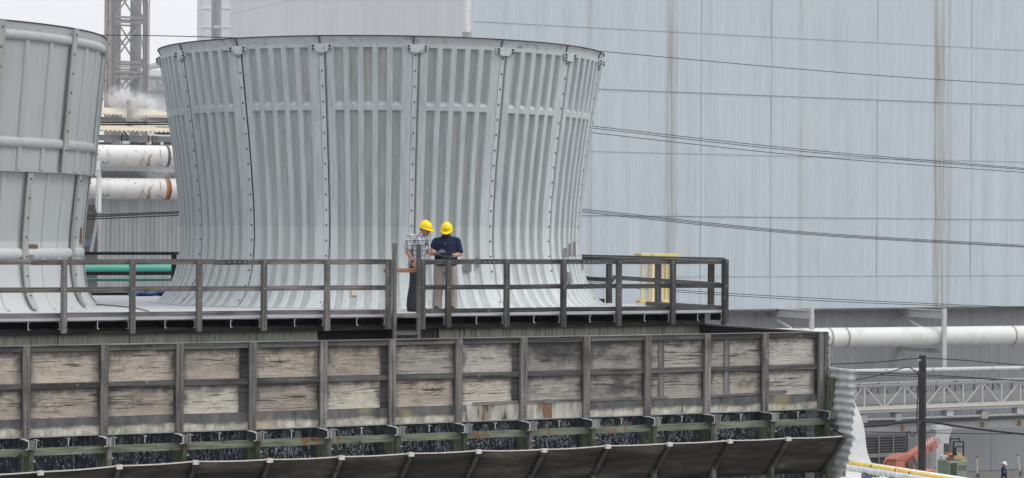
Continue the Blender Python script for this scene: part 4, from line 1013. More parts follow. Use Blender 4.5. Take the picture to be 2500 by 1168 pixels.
# two long-handled shovels leaning on the wall
for (x0,y0,x1,y1,lab) in ((2384.5,1118,2386.5,1158,'shovel with a pale handle standing against the wall near the generator'),(2485,1113,2490.5,1152,'shovel with a yellow handle leaning on the wall behind the worker')):
    a=at(x0,y0,Y=107.4); c=at(x1,y1,Y=106.9); c.z=max(c.z,GZ+.35)
    t=thing('shovel',lab,'shovel',(c.x,c.y,GZ),'shovels leaning on the grey wall')
    b=MB(); b.tube([a,c],.03,8); b.build('handle',M['cream'],t)
    b=MB(); b.tube([a+(a-c)*.06,a],.05,8); b.build('grip',M['black'],t)
    b=MB(); b.add([c+V(-.13,-.03,.05),c+V(.13,-.03,.05),c+V(.12,-.05,-.25),c+V(0,-.06,-.34),c+V(-.12,-.05,-.25)],[(0,1,2,3,4)]); b.build('blade',M['dgrey'],t,solid=.012)

# ================================================================== LEFT BACKGROUND
LY=95.0
lw=thing('corrugated_building','grey corrugated building behind the green pipe, between the two fan stacks','building',(at(330,600,Y=LY+3).x,LY+3,GZ))
a,c=at(-300,490,Y=LY+2),at(560,490,Y=LY+2); zt=at(330,352,Y=LY+2).z
b=MB(); n=int((c.x-a.x)/.05); vs=[];fs=[]
for i in range(n+1):
    x=a.x+.05*i; d=(0,.03,.03,0)[i%4]
    for z in (GZ,zt): vs.append((x,LY+2-d,z))
fs=[(2*i,2*i+2,2*i+3,2*i+1) for i in range(n)]
b.add(vs,fs); b.build('cladding',M['left_wall'],lw)
b=MB(); b.box(a.x,c.x,LY+2.05,LY+9,GZ,zt); b.build('wall_core',M['dgrey'],lw)
b=MB(); px_box(b,150,500,235,860,LY+1.85,.1); b.build('dark_panel',M['dgrey'],lw)
b=MB(); px_box(b,150,585,232,602,LY+1.78,.05); b.build('panel_band',painted('dull blue band',(.16,.19,.23),.1,.6),lw)
b=MB(); px_box(b,150,408,620,432,LY+1.2,.7); b.build('eaves_beam',M['grey'],lw)
b=MB(); px_box(b,150,421,620,424,LY+1.15,.05); b.build('eaves_flashing',M['dgrey'],lw)
b=MB(); px_box(b,150,327,620,352,LY+1.9,.2); b.build('clerestory_wall',M['shed_wall'],lw)
for x0,x1 in ((212,232),(234,272),(322,356),(372,392),(402,440)):
    b=MB(); px_box(b,x0,347,x1,354,LY+1.8,.15); b.build('clerestory_window',M['slatvent'],lw)
rm=painted('rust streak',(.30,.16,.10),.3,.8)
for x,y0,y1 in ((297,328,352),(363,330,351),(374,331,350),(382,332,346)):
    b=MB(); px_box(b,x-1,y0,x+1,y1,LY+1.86,.05); b.build('rust_streak',rm,lw)
for x in (302,311):
    b=MB(); q=at(x,337,Y=LY+1.5); b.ball(q,.10,10,(1,1,1.3)); b.tube([q+V(0,0,.1),q+V(0,.4,.25)],.03,6); b.build('wall_lamp',M['dgrey'],lw)
# cream corrugated roof
e0=at(330,321,Y=LY+1.3).z; e1=at(330,304,Y=LY+8.5).z
b=MB(); nx=420
def fn(u,v): x=a.x+(c.x-a.x)*u; return (x,LY+1.3+7.2*v,e0+(e1-e0)*v+.04*math.sin(x*2*math.pi/.20))
b.grid(fn,int((c.x-a.x)/.05),2); b.build('roof',M['roof_cream'],lw,solid=.03)
b=MB(); px_box(b,150,283,309,302,LY+9,.3); px_box(b,345,286,620,302,LY+9,.3); b.build('upper_wall',M['grey'],lw)
b=MB(); f0_=at(330,282,Y=LY+8.8).z
def fn(u,v): x=a.x+(c.x-a.x)*u; return (x,LY+8.6+4*v,f0_+.5*v+.03*math.sin(x*2*math.pi/.20))
b.grid(fn,int((c.x-a.x)/.05),2); b.build('upper_roof',M['roof_cream'],lw,solid=.03)
b=MB(); q=at(405,312,Y=LY+5); b.tube([q+V(0,0,-.3),q+V(0,0,.05)],.5,16); b.build('roof_hatch',M['grey'],lw)
cp=thing('exhaust_pipe','stubby concrete-grey exhaust pipe on the cream roof, in drifting steam','pipe',(at(316,310,Y=LY+5.5).x,LY+5.5,at(316,318,Y=LY+5.5).z))
q=at(316,244,Y=LY+5.5); q2=at(316,316,Y=LY+5.5); r=6*q.dot(FWD)/F_PX
b=MB(); b.tube([q2,q2+(q-q2)*.85],r,16); b.build('riser',M['concrete'],cp,smooth=40)
b=MB(); b.tube([q2+(q-q2)*.82,q2+(q-q2)*.9,q],[r*.95,r*1.18,r*1.05],16); b.build('cowl',M['grey'],cp,smooth=40)
p1=x_pipe('rusty_pipe','upper of two fat peeling white pipes between the fan stacks, with thin rust runs',(205,379.5),(460,382.5),LY-.6,54,M['pipe_rust'],24,(6,6),[(406,M['dgrey'])],'fat white pipes behind the stacks')
p2=x_pipe('rusty_pipe','lower of two fat peeling white pipes between the fan stacks, with an orange rust ring',(205,460),(460,462),LY-.6,53,M['pipe_rust'],24,(6,6),[(403,painted('orange rust ring',(.42,.17,.05),.3,.8,scale=4)),(408,rust)],'fat white pipes behind the stacks')
pc=thing('pipe_support','white painted steel support holding the two rusty pipes','support',(at(242,500,Y=LY-1.5).x,LY-1.5,GZ))
b=MB(); px_box(b,238.5,430,247.5,519,LY-1.6,.2); b.build('upright',M['white'],pc)
b=MB(); px_box(b,233.5,393,244.5,416,LY-1.65,.12); b.build('top_plate',painted('pale aqua plate',(.55,.66,.64),.1,.6),pc)
b=MB(); px_box(b,234,416,247,431,LY-1.62,.15); px_box(b,235,475,239,512,LY-1.6,.15); b.build('side_plate',M['offwhite'],pc)
b=MB(); px_box(b,240,519,246,1100,LY-1.55,.12); b.build('lower_leg',M['grey'],pc)
b=MB(); b.bar(at(239,525,Y=LY-.5),at(222,615,Y=LY-.5),.12,.12); b.build('brace',M['grey'],pc)
x_pipe('green_pipe','bright green coated pipe running between the two fan stacks',(150,659),(520,658.5),58,29,M['green'],18,(3,3))
x_pipe('green_pipe','second green pipe in shade just below the bright one',(150,684),(520,683.5),58.2,7,M['green'],12,(3,3))
bt=thing('blue_tarp','folded blue tarp lying at the far edge of the deck, left of the ribbed stack','tarp',(at(372,735,Y=51.5).x,51.4,DK))
b=MB(); q=at(372,733,Y=51.4)
def fn(u,v): return (q.x-.5+1.3*u,51.1+.6*v,DK+.045+.02*math.sin(u*17)+.025*math.sin(v*5+u*4))
b.grid(fn,16,8); b.build('tarp_sheet',M['blue'],bt,solid=.05)
dl=thing('deck_pipe','black rubber hose lying across the deck between the stacks','hose',(at(330,735,Y=49).x,49,DK))
b=MB(); b.tube([at(205,741,Z=DK+.02),at(280,747,Z=DK+.02),at(330,752,Z=DK+.02),at(362,760,Z=DK+.02)],.011,6); b.build('hose',M['black'],dl)
ps=thing('plank_stack','white and black planks stacked at the far edge of the deck','planks',(at(275,730,Y=52.2).x,52.1,DK))
for z0,z1,mt,x0,x1 in ((0,.07,'tar',208,352),(.07,.11,'white',208,345),(.11,.15,'tar',208,390)):
    b=MB(); A_,C_=at(x0,735,Y=52.2),at(x1,735,Y=52.2); b.box(A_.x,C_.x,52.0,52.3,DK+z0,DK+z1); b.build('plank',M[mt],ps)

# lattice tower with its two flues
TY=160.0
lt3=thing('lattice_tower','tall dusty steel lattice tower carrying two grey flues, between the fan stacks','tower',(at(308,150,Y=TY).x,TY+1,GZ))
ZT_=at(300,-260,Y=TY).z
X=lambda p,Y: at(p,150,Y=Y).x
legs=[(275,TY,.30),(354.5,TY,.30),(260,TY+2.4,.26),(338,TY+2.4,.24)]
for p,Y,w_ in legs:
    b=MB(); x=X(p,Y); 
    b.box(x-w_/2,x+w_/2,Y-.02,Y+.02,GZ,ZT_); b.box(x-w_/2,x-w_/2+.05,Y-.15,Y+.15,GZ,ZT_); b.box(x+w_/2-.05,x+w_/2,Y-.15,Y+.15,GZ,ZT_); b.build('leg',M['tower'],lt3)
lv_=[(-64,),(43,),(152,),(258,),(365,)]
zz=[at(310,y[0],Y=TY).z for y in lv_]
for z in zz+[at(310,176,Y=TY).z]:
    for Y,pa,pb in ((TY,275,354.5),(TY+2.4,260,338)):
        b=MB(); b.bar((X(pa,Y),Y,z),(X(pb,Y),Y,z),.12,.16); b.bar((X(pa,Y),Y,z-.36),(X(pb,Y),Y,z-.36),.1,.12); b.build('girt',M['tower'],lt3)
    for pa,pb in ((275,260),(354.5,338)):
        b=MB(); b.bar((X(pa,TY),TY,z),(X(pb,TY+2.4),TY+2.4,z),.12,.16); b.build('side_girt',M['tower'],lt3)
for z1,z0 in zip(zz,zz[1:]):
    for Y,pa,pb in ((TY-.05,279,351),(TY+2.4,262,336)):
        for s in (0,1):
            b=MB(); xa,xb=X(pa,Y),X(pb,Y)
            if s: xa,xb=xb,xa
            b.bar((xa,Y+.08*s,z0),(xb,Y+.08*s,z1),.10,.10,(0,1,0)); b.build('brace',M['tower'],lt3)
    for pa,pb in ((275,260),(354.5,338)):
        b=MB(); b.bar((X(pa,TY),TY,z0),(X(pb,TY+2.4),TY+2.4,z1),.08,.08,(1,0,0)); b.build('side_brace',M['tower'],lt3)
for p,wd in ((284.5,20),(331,27)):
    r=wd/2*TY/.964/F_PX; b=MB(); b.tube([(X(p,TY+1.2),TY+1.2,GZ),(X(p,TY+1.2),TY+1.2,ZT_)],r,20); b.build('flue',M['flue'],lt3,smooth=40)
b=MB(); b.tube([(X(363.5,TY),TY,at(363,215,Y=TY).z),(X(363.5,TY),TY,at(363,8,Y=TY).z),at(374,-30,Y=TY)],.055,8); b.build('side_pipe',M['grey'],lt3)
b=MB(); b.tube([(X(257,TY),TY-.2,GZ),(X(257,TY),TY-.2,ZT_)],.06,8); b.tube([(X(264.5,TY),TY-.2,GZ),(X(264.5,TY),TY-.2,ZT_)],.05,8); b.build('conduit',painted('rust pink conduit',(.32,.22,.22),.2,.7),lt3)
# far hall in the mist
fb=thing('far_hall','pale far-off plant hall half lost in mist behind the lattice tower','building',(at(400,200,Y=215).x,215,GZ))
a,c=at(330,172,Y=215),at(640,172,Y=215)
b=MB(); b.box(a.x,c.x,215,225,GZ,at(390,172,Y=215).z); b.build('hall_wall',M['pale_siding'],fb)
b=MB(); b.box(a.x,c.x,214.5,215,at(390,190,Y=215).z,at(390,186,Y=215).z); b.box(a.x,c.x,214.5,215,at(390,226,Y=215).z,at(390,221,Y=215).z); b.build('catwalk',M['grey'],fb)
b=MB()
for y in (203,211): z=at(390,y,Y=214).z; b.bar((a.x,214,z),(c.x,214,z),.06,.06)
for k in range(30): x=a.x+(c.x-a.x)*k/29; b.bar((x,214,at(390,221,Y=214).z),(x,214,at(390,202,Y=214).z),.06,.06)
b.build('handrail',M['grey'],fb)
b=MB(); px_box(b,388,198,410,207,213.8,.8); b.build('cabinet',M['grey'],fb)
b=MB(); b.tube([at(350,166,Y=216),at(385,160,Y=216),at(420,157,Y=216),at(560,155,Y=216)],.3,10); b.build('roof_pipe',M['grey'],fb)
# ================================================================== PEOPLE
def cap(b,p0,p1,r0,r1,n=12):
    """tapered limb segment with round ends"""
    p0,p1=Vector(p0),Vector(p1); b.tube([p0,p1],[r0,r1],n); b.ball(p0,r0*1.0,n); b.ball(p1,r1*1.0,n)
def limb(b,pts,rs):
    for (p,q),(r,s) in zip(zip(pts,pts[1:]),zip(rs,rs[1:])): cap(b,p,q,r,s)
def loft(b,secs,n=20):
    """closed trunk through elliptical sections (x, y, z, rx, ry, turn)"""
    vs=[];fs=[];k=len(secs)
    for (x,y,z,rx,ry,t) in secs:
        for j in range(n):
            a=2*math.pi*j/n; u,v=rx*math.cos(a),ry*math.sin(a)
            vs.append((x+u*math.cos(t)-v*math.sin(t),y+u*math.sin(t)+v*math.cos(t),z))
    for i in range(k-1):
        for j in range(n): a=i*n+j; c=i*n+(j+1)%n; fs.append((a,c,c+n,a+n))
    fs.append(tuple(range(n))[::-1]); fs.append(tuple(range((k-1)*n,k*n))); b.add(vs,fs)
def fuse(b,name,mat,parent,voxel=.009,it=4):
    """melt the overlapping volumes into one continuous skin"""
    o=b.build(name,mat,parent,local=True)
    r=o.modifiers.new('r','REMESH'); r.mode='VOXEL'; r.voxel_size=voxel; r.use_smooth_shade=True
    s=o.modifiers.new('s','SMOOTH'); s.factor=.5; s.iterations=it
    dg=bpy.context.evaluated_depsgraph_get(); me=bpy.data.meshes.new_from_object(o.evaluated_get(dg))
    o.modifiers.clear(); old=o.data; o.data=me; bpy.data.meshes.remove(old); me.name=name
    me.materials.clear(); me.materials.append(mat)
    me.polygons.foreach_set('use_smooth',[True]*len(me.polygons)); me.update(); return o
def hand(b,w,d,nrm,thumb,k=1.0,curl=.5,fat=1.0):
    """w wrist, d finger direction, nrm back of the hand, thumb side; curl bends the fingers to the palm"""
    w,d=Vector(w),Vector(d).normalized(); nrm=Vector(nrm); nrm=(nrm-d*nrm.dot(d)).normalized(); s=d.cross(nrm).normalized()*thumb
    pc=w+d*.045*k
    for i in range(4):
        q=(i-1.5)*-.019*k; cap(b,w+s*q*.6,w+d*.085*k+s*q,.014*k*fat,.0125*k*fat,8)
    for i,l in enumerate((.072,.082,.076,.060)):
        p=w+d*.085*k+s*((1.5-i)*.0205*k); a=0; dd=d.copy()
        for j,f in enumerate((.42,.32,.26)):
            a=curl*(.7+.08*i)*(1+.25*j); dd=(dd*math.cos(a)-nrm*math.sin(a)*1.0).normalized() if j else (d*math.cos(a)-nrm*math.sin(a)).normalized()
            q=p+dd*l*f*k; cap(b,p,q,(.0095-.0009*j)*k*fat,(.0088-.0009*j)*k*fat,8); p=q
    p=w+d*.025*k+s*.026*k; q=p+(d*.55+s*.75-nrm*.25).normalized()*.038*k; t=q+(d*.9+s*.15-nrm*.45).normalized()*.034*k
    cap(b,w+d*.02*k,p,.015*k*fat,.014*k*fat,8); cap(b,p,q,.013*k*fat,.0105*k*fat,8); cap(b,q,t,.0105*k*fat,.008*k*fat,8)
def head_mx(c,turn,nod): return Matrix.Translation(Vector(c))@Matrix.Rotation(turn,4,'Z')@Matrix.Rotation(nod,4,'X')
def head(b,mx):
    T=lambda *a: mx@Vector(a)
    t=MB(); t.ball((0,.0,.02),.1,16,(.79,.98,1.02)); t.ball((0,-.028,-.05),.074,14,(.88,.95,1.0)); t.ball((0,-.072,-.098),.03,10,(1.1,.8,.8))
    t.ball((0,-.08,.028),.035,10,(1.75,.45,.5)); cap(t,(0,-.096,.012),(0,-.118,-.026),.009,.0145); t.ball((0,-.1,-.032),.016,8,(1.3,.9,.8))
    for s in (-1,1):
        t.ball((s*.079,.008,-.012),.027,10,(.42,.8,1.15)); t.ball((s*.045,-.07,-.03),.03,8,(1,.8,.9)); t.ball((s*.018,-.09,-.066),.014,8,(1.2,.7,.6))
    o=len(b.v); b.v+=[mx@v for v in t.v]; b.f+=[[i+o for i in f] for f in t.f]; b.mi+=[0]*len(t.f)
def face(mx,parent,hair,glasses=False):
    T=lambda *a: mx@Vector(a)
    b=MB()
    for s in (-1,1): b.ball(T(s*.033,-.088,.012),.0115,8)
    b.build('eyes',M['bolt'],parent,local=True,smooth=60)
    b=MB(); b.tube([T(-.024,-.099,-.062),T(0,-.104,-.064),T(.024,-.099,-.062)],.0045,6); b.build('mouth',painted('lips',(.30,.12,.10),.1),parent,local=True)
    if glasses:
        b=MB()
        for s in (-1,1):
            b.tube([T(s*.012,-.108,.012),T(s*.025,-.110,.022),T(s*.05,-.102,.02),T(s*.055,-.098,.0),T(s*.04,-.105,-.008),T(s*.018,-.109,-.002),T(s*.012,-.108,.012)],.0032,5)
            b.tube([T(s*.055,-.098,.012),T(s*.082,-.05,.014),T(s*.084,.01,.010)],.0036,5)
        b.build('safety_glasses',M['glass_frame'],parent,local=True)
def helmet(mx,parent,mat,lift=.03,peak=.05):
    """ribbed hard-hat shell with a front peak; mx is the head's frame"""
    T=lambda *a: mx@Vector(a); b=MB(); n,m_=36,12; vs=[];fs=[]
    RX,RY_,RZ=.112,.136,.125
    for i in range(m_+1):
        p=math.pi/2*i/m_
        for j in range(n):
            a=2*math.pi*j/n; k=math.cos(p); x=RX*k*math.sin(a); y=-RY_*k*math.cos(a); z=RZ*math.sin(p)
            ridge=.008*math.exp(-(x/.018)**2)*math.sin(p); vs.append(T(x,y,lift+z+ridge))
    for i in range(m_):
        for j in range(n): fs.append((i*n+j,i*n+(j+1)%n,(i+1)*n+(j+1)%n,(i+1)*n+j))
    b.add(vs,fs); b.build('helmet_shell',mat,parent,local=True,smooth=50,solid=.004)
    b=MB(); vs=[];fs=[]
    for j in range(n):
        a=2*math.pi*j/n; f=max(0,math.cos(a)); e=.012+peak*f**1.5
        for r,dz in ((0,0),(1,-.012-.014*f)):
            vs.append(T((RX+e*r*.55)*math.sin(a),-(RY_+e*r)*math.cos(a),lift+dz*r))
        vs.append(T((RX+e*.55)*math.sin(a),-(RY_+e)*math.cos(a),lift-.020-.014*f))
    for j in range(n):
        c=(j+1)%n
        for q in (0,1): fs.append((3*j+q,3*c+q,3*c+q+1,3*j+q+1))
    b.add(vs,fs); b.build('helmet_brim',mat,parent,local=True,smooth=60,solid=.005)
    return T
def worker(label,loc,cat='person'): return thing('person',label,cat,loc,rotz=YAW)

# ---- man in the plaid shirt: side on, leaning towards the tablet
m=at(1015.5,763,Z=DK); m=m*(39.75/m.y); m.z=DK
A1=worker('man in grey plaid shirt and yellow helmet leaning to look, left of the two',m)
turn=R(52); hm=head_mx((.165,-.02,1.575),turn,R(16))
SH=[(-.105,-.175,1.405),(.165,.15,1.40)]        # shoulders, near and far
EL=[(-.165,-.235,1.145),(.215,.10,1.135)]
WR=[(-.045,-.225,.945),(.245,-.085,1.135)]
HIP=[(-.005,-.095,.86),(.02,.095,.86)]; KN=[(-.045,-.10,.47),(.05,.09,.47)]; AN=[(-.095,-.10,.09),(-.0,.10,.09)]
b=MB(); head(b,hm); limb(b,[(.06,-.01,1.40),(.14,-.015,1.52)],[.062,.056])
loft(b,[(0,0,.84,.13,.15,0),(.0,0,1.0,.13,.165,0),(.03,0,1.2,.14,.19,0),(.05,0,1.36,.11,.17,0),(.06,0,1.44,.06,.08,0)])
for i in (0,1):
    limb(b,[SH[i],EL[i],WR[i]],[.05,.043,.029]); limb(b,[HIP[i],KN[i],AN[i]],[.085,.055,.042])
limb(b,[AN[0],(-.02,-.13,.04)],[.04,.035]); limb(b,[AN[1],(.08,.07,.04)],[.04,.035])
hand(b,WR[0],(.35,.05,-.9),(-.2,-1,.0),1,1.0,.45); hand(b,WR[1],(.65,-.35,.2),(.1,-.9,.5),-1,1.0,1.15)
fuse(b,'body',M['skin2'],A1,.0085,3)
face(hm,A1,'hair_grey',True); T=helmet(hm,A1,M['hat_y'],.042)
b=MB(); o_=MB(); o_.ball((0,.016,.0),.104,14,(.82,.96,.92))
b.v=[hm@v for v in o_.v if True]; b.f=o_.f; b.mi=o_.mi
b2=MB(); o2=MB(); o2.ball((0,.052,-.012),.072,12,(1.12,.72,.85))
for s in (-1,1): o2.ball((s*.074,-.012,-.008),.022,8,(.5,.9,1.4))
b2.v=[hm@v for v in o2.v]; b2.f=o2.f; b2.mi=o2.mi; fuse(b2,'hair',M['hair_grey'],A1,.008,2)
b2=MB(); o2=MB(); o2.ball((0,-.077,-.092),.032,10,(1.15,.75,.85)); b2.v=[hm@v for v in o2.v]; b2.f=o2.f; b2.mi=o2.mi; fuse(b2,'goatee',M['hair_grey'],A1,.006,2)
b=MB()
loft(b,[(-.005,0,.79,.158,.178,R(14)),(-.005,0,.90,.160,.182,R(14)),(.005,0,1.02,.162,.186,R(14)),(.025,0,1.15,.166,.195,R(16)),(.04,0,1.28,.165,.205,R(20)),(.05,0,1.37,.135,.195,R(25)),(.065,-.005,1.43,.09,.12,R(25)),(.075,-.01,1.455,.07,.075,0)],28)
for i in (0,1):
    s,e=Vector(SH[i]),Vector(EL[i]); q=s+(e-s)*.72; limb(b,[(s.x*.6+.02,s.y*.55,s.z+.005),s,q],[.07,.078,.073]); b.tube([q,q+(e-s)*.05],[.078,.074],14)
limb(b,[(.05,-.06,1.44),(.11,-.06,1.475),(.16,-.02,1.45)],[.022,.022,.02]); limb(b,[(.06,.06,1.44),(.13,.05,1.475)],[.022,.022])
fuse(b,'plaid_shirt',M['plaid'],A1,.0085,3)
b=MB(); b.tube([(.2,-.125,1.385),(.215,-.13,1.33),(.205,-.14,1.29)],.008,6); b.tube([(.175,-.15,1.325),(.19,-.155,1.29),(.215,-.14,1.275),(.225,-.125,1.30)],.011,6); b.build('hanging_glasses',M['black'],A1,local=True)
b=MB(); loft(b,[(-.005,0,.74,.135,.16,0),(0,0,.84,.142,.165,0),(0,0,.90,.138,.16,0)])
for i in (0,1): limb(b,[HIP[i],Vector(HIP[i])*.5+Vector(KN[i])*.5+V(.012,0,0),KN[i],Vector(KN[i])*.5+Vector(AN[i])*.5+V(-.012,0,0),Vector(AN[i])+V(0,0,.02)],[.122,.108,.090,.086,.086])
fuse(b,'trousers',M['denim'],A1,.010,3)
for i,(dx,dy) in ((0,(.17,-.06)),(1,(.17,-.06))):
    a=Vector(AN[i]); b=MB(); limb(b,[a+V(0,0,.09),a+V(0,0,-.02)],[.058,.052]); limb(b,[a+V(-.035,.01,-.045),a+V(dx*.6,dy*.6,-.045),a+V(dx,dy,-.05)],[.045,.046,.038]); 
    fuse(b,'boot',M['boot'],A1,.009,2)
b=MB(); w_=Vector(WR[0]); d=(w_-Vector(EL[0])).normalized(); b.tube([w_-d*.035,w_-d*.008],.036,14); b.ball(w_-d*.02+V(-.01,-.032,0),.018,8,(1,.5,1)); b.build('wrist_watch',M['black'],A1,local=True)

# ---- man in the navy polo: facing us, head bent over a tablet
m=at(1088,757,Z=DK); m=m*(40.0/m.y); m.z=DK
B1=worker('bearded man in navy polo shirt, khaki trousers and yellow helmet, looking at a tablet',m)
hm=head_mx((.012,-.05,1.555),R(-4),R(27))
SH=[(-.20,.0,1.335),(.21,.0,1.35)]; EL=[(-.285,-.06,1.105),(.275,-.05,1.095)]; WR=[(-.165,-.30,1.105),(.06,-.27,1.055)]
HIP=[(-.115,0,.86),(.105,0,.86)]; KN=[(-.135,-.02,.47),(.12,-.02,.47)]; AN=[(-.165,.0,.09),(.125,.02,.09)]
b=MB(); head(b,hm); limb(b,[(0,.0,1.40),(.006,-.02,1.49)],[.068,.06])
loft(b,[(0,0,.84,.18,.125,0),(0,0,1.0,.18,.13,0),(0,0,1.2,.19,.125,0),(0,0,1.36,.18,.10,0),(0,0,1.44,.09,.06,0)])
for i in (0,1):
    limb(b,[SH[i],EL[i],WR[i]],[.055,.048,.032]); limb(b,[HIP[i],KN[i],AN[i]],[.09,.058,.045]); limb(b,[AN[i],Vector(AN[i])+V((-.02,.03)[i],-.13,-.05)],[.04,.035])
hand(b,WR[0],(.75,-.15,.35),(.1,-.8,.5),1,.9,.6,.85); hand(b,WR[1],(-.85,-.1,.1),(-.1,-.8,-.5),1,.9,.5,.85)
fuse(b,'body',M['skin'],B1,.0085,3)
face(hm,B1,'beard'); T=helmet(hm,B1,M['hat_y'],.042,.045)
b=MB(); b.ball(T(0,-.134,.085),.016,8,(1,.5,1)); b.build('helmet_badge',M['dgrey'],B1,local=True)
def on_head(nm,mat,balls,parent,mx,vx=.007):
    o2=MB(); 
    for c,r,sq in balls: o2.ball(c,r,12,sq)
    q=MB(); q.v=[mx@v for v in o2.v]; q.f=o2.f; q.mi=o2.mi; return fuse(q,nm,mat,parent,vx,2)
on_head('hair',M['beard'],[((0,.05,-.012),.074,(1.12,.74,.85)),((-.074,-.005,-.005),.022,(.5,.9,1.4)),((.074,-.005,-.005),.022,(.5,.9,1.4))],B1,hm)
on_head('beard',M['beard'],[((0,-.072,-.105),.05,(1.2,.75,1.0)),((-.05,-.035,-.075),.036,(.8,1,1.2)),((.05,-.035,-.075),.036,(.8,1,1.2)),((0,-.098,-.05),.02,(1.7,.6,.55))],B1,hm)
b=MB()
loft(b,[(0,0,.865,.218,.165,0),(.0,-.012,.95,.226,.182,0),(.0,-.018,1.06,.224,.182,0),(0,-.006,1.18,.222,.165,0),(.003,0,1.30,.228,.148,0),(.004,.0,1.37,.180,.122,0),(.005,.0,1.425,.115,.088,0),(.005,-.005,1.455,.078,.072,0)],28)
for i in (0,1):
    s,e=Vector(SH[i]),Vector(EL[i]); q=s+(e-s)*.80; limb(b,[(s.x*.5,s.y,s.z+.03),s,q],[.062,.074,.073]); b.tube([q,q+(e-s)*.05],[.078,.075],14)
fuse(b,'polo_shirt',M['navy'],B1,.009,3)
b=MB()
for s in (-1,1): b.prism([(s*.01,-.098,1.425),(s*.075,-.08,1.425),(s*.085,-.04,1.465),(s*.03,-.085,1.455)],(0,-.012,0))
b.build('collar',M['navy'],B1,local=True)
b=MB(); b.ball((-.015,-.172,1.30),.008,8); b.build('shirt_badge',M['white'],B1,local=True)
b=MB(); loft(b,[(-.003,0,.74,.19,.135,0),(-.003,0,.83,.205,.145,0),(0,-.005,.895,.203,.150,0)])
for i in (0,1): 
    s=(-1,1)[i]; h,k,a=Vector(HIP[i]),Vector(KN[i]),Vector(AN[i])
    limb(b,[h,h*.5+k*.5+V(s*.008,-.01,0),k,k*.5+a*.5+V(s*.012,.02,0),a+V(0,0,-.005)],[.122,.114,.100,.096,.096])
fuse(b,'trousers',M['khaki'],B1,.010,3)
b=MB(); b.lathe([(1.0,.868),(1.0,.902),(.97,.902),(.97,.868)],(0,0,0),28); b.v=[V(v.x*.210,v.y*.156-.004,v.z) for v in b.v]; b.build('belt',M['black'],B1,local=True)
for i in (0,1):
    a=Vector(AN[i]); s=(-1,1)[i]; b=MB(); limb(b,[a+V(0,.02,-.045),a+V(s*.015,-.09,-.045),a+V(s*.02,-.17,-.052)],[.046,.047,.036]); fuse(b,'boot',M['boot'],B1,.009,2)
for i,(d,n,th) in enumerate((((.75,-.15,.35),(.1,-.8,.5),1),((-.85,-.1,.1),(-.1,-.8,-.5),1))):
    w_=Vector(WR[i]); e=Vector(EL[i]); b=MB(); hand(b,w_,d,n,th,1.1,.6,1.22); limb(b,[w_+(e-w_)*.22,w_],[.043,.037]); fuse(b,'glove',M['glove'],B1,.006,2)
q=m+RIGHT.normalized()*.06; 
tb=thing('tablet','black tablet held flat in both hands by the bearded man','tablet',(m.x,m.y,DK+1.1),rotz=YAW)
b=MB(); b.bar((-.085,-.36,.015),(.20,-.34,.022),.19,.013,(0,.05,1)); b.build('case',M['black'],tb,local=True,bevel=.003)
b=MB(); b.bar((-.072,-.362,.0235),(.187,-.342,.0305),.165,.003,(0,.05,1)); b.build('screen',M['screen'],tb,local=True)

# ---- worker in the white helmet by the far wall
m=at(2450,1197,Z=GZ); s_=102.5/m.y; m=m*s_; m.z=GZ
C1=worker('worker in white helmet and dark navy jacket walking past the grey wall',m)
hm=head_mx((.02,0,1.62),R(75),R(12))
SH=[(-.03,-.19,1.42),(.0,.19,1.42)]; EL=[(-.05,-.24,1.14),(.05,.22,1.14)]; WR=[(.16,-.19,1.0),(.22,.15,1.0)]
HIP=[(0,-.09,.9),(0,.09,.9)]; KN=[(.05,-.09,.48),(-.01,.09,.48)]; AN=[(.03,-.1,.09),(-.09,.1,.09)]
b=MB(); head(b,hm); limb(b,[(0,0,1.42),(.015,0,1.54)],[.06,.055]); loft(b,[(0,0,.86,.13,.16,0),(0,0,1.1,.13,.17,0),(0,0,1.36,.11,.18,0),(0,0,1.46,.05,.08,0)])
for i in (0,1): limb(b,[SH[i],EL[i],WR[i]],[.05,.042,.03]); limb(b,[HIP[i],KN[i],AN[i]],[.085,.055,.04]); limb(b,[AN[i],Vector(AN[i])+V(.15,0,-.05)],[.04,.034]); hand(b,WR[i],(.8,0,-.4),(0,-1,0),1,1,.6)
fuse(b,'body',M['skin2'],C1,.012,2); face(hm,C1,'beard'); helmet(hm,C1,M['hat_w'],.042)
on_head('hair',M['beard'],[((0,.05,-.012),.074,(1.12,.74,.85))],C1,hm,.01); on_head('beard',M['beard'],[((0,-.072,-.1),.045,(1.2,.75,.9))],C1,hm,.01)
b=MB(); loft(b,[(.01,0,.80,.16,.185,0),(.025,0,.95,.165,.19,0),(.03,0,1.1,.165,.195,0),(.01,0,1.28,.15,.205,0),(0,0,1.4,.115,.19,0),(0,0,1.47,.065,.08,0)],24)
for i in (0,1): limb(b,[Vector(SH[i])*.9+V(0,0,.14),SH[i],EL[i],Vector(EL[i])*.25+Vector(WR[i])*.75],[.05,.078,.066,.05])
fuse(b,'jacket',M['navy'],C1,.012,3)
b=MB(); b.box(-.05,.0,-.30,-.285,1.20,1.25); b.build('arm_patch',M['white'],C1,local=True)
b=MB(); loft(b,[(0,0,.76,.125,.155,0),(0,0,.92,.13,.16,0)])
for i in (0,1): limb(b,[HIP[i],KN[i],Vector(AN[i])+V(0,0,.0)],[.11,.085,.07])
fuse(b,'trousers',M['khaki2'],C1,.012,3)
for i in (0,1): a=Vector(AN[i]); b=MB(); limb(b,[a+V(-.03,0,-.045),a+V(.16,0,-.05)],[.045,.038]); fuse(b,'boot',M['boot'],C1,.012,2)
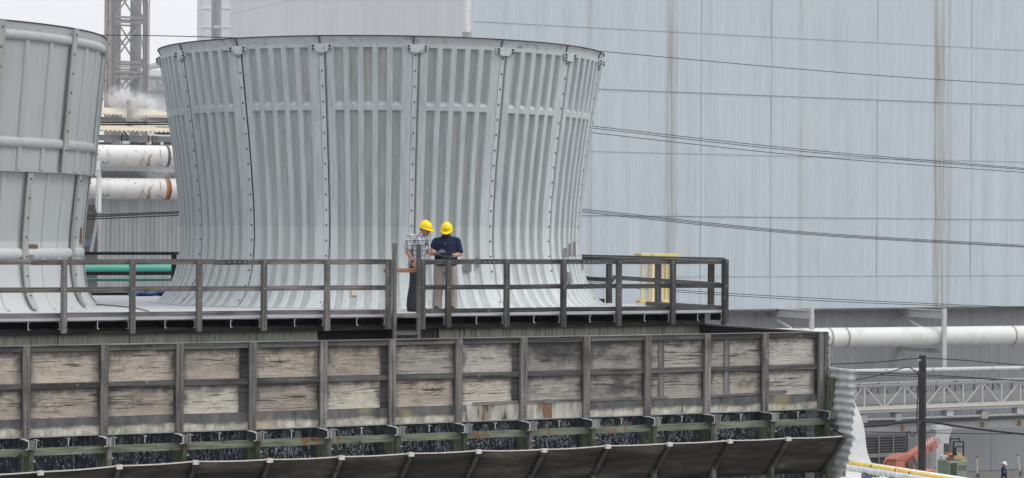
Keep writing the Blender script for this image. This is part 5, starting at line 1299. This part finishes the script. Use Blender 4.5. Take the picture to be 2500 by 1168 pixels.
# ================================================================== STEAM AND MIST
def volume(name,density,col,noise=None,aniso=0.2):
    mt=bpy.data.materials.new(name); mt.use_nodes=True; nt=mt.node_tree; nt.nodes.clear()
    v=nd(nt,'ShaderNodeVolumePrincipled',{'Color':c4(col),'Density':density,'Anisotropy':aniso})
    if noise:
        tc=nd(nt,'ShaderNodeTexCoord'); sc_,lo,hi=noise
        n=nd(nt,'ShaderNodeTexNoise',{'Vector':tc.outputs['Object'],'Scale':sc_,'Detail':4,'Roughness':.6,'Distortion':.6})
        ln=nd(nt,'ShaderNodeVectorMath',{0:tc.outputs['Object']},operation='LENGTH')
        fall=nd(nt,'ShaderNodeMapRange',{0:ln.outputs['Value'],1:1.0,2:.15,3:0,4:1},interpolation_type='SMOOTHSTEP')
        mr=nd(nt,'ShaderNodeMapRange',{0:n.outputs[0],1:lo,2:hi,3:0,4:1})
        a=nd(nt,'ShaderNodeMath',{0:mr.outputs[0],1:fall.outputs[0]},operation='MULTIPLY')
        d=nd(nt,'ShaderNodeMath',{0:a.outputs[0],1:density},operation='MULTIPLY'); nt.links.new(d.outputs[0],v.inputs['Density'])
    o=nd(nt,'ShaderNodeOutputMaterial'); nt.links.new(v.outputs[0],o.inputs['Volume']); return mt
# one even body of drizzle mist over the far half of the plant
b=MB(); b.box(-120,52.7,103,260,GZ-1,60)
o=b.build('mist',volume('plant mist',.0028,(.95,.96,.98))); tag(o,kind='stuff')
b=MB(); b.box(-160,190,-8,300,GZ-1.5,70)
o=b.build('haze',volume('thin haze',.00012,(.95,.96,.98))); tag(o,kind='stuff')
# steam drifting off the exhaust pipe
for c_,sc_ in ((at(333,258,Y=100.5),(1.15,1.0,.85)),(at(292,243,Y=100.6),(.75,.8,.8)),(at(395,425,Y=93),(1.2,.6,.5))):
    b=MB(); b.ball((0,0,0),1.0,20); o=b.build('steam',volume('steam',6.0 if c_.z>5 else 1.5,(.97,.97,.98),(2.2,.42,.68)),local=True)
    o.location=c_+V(0,0,ZC); o.scale=sc_; tag(o,kind='stuff')
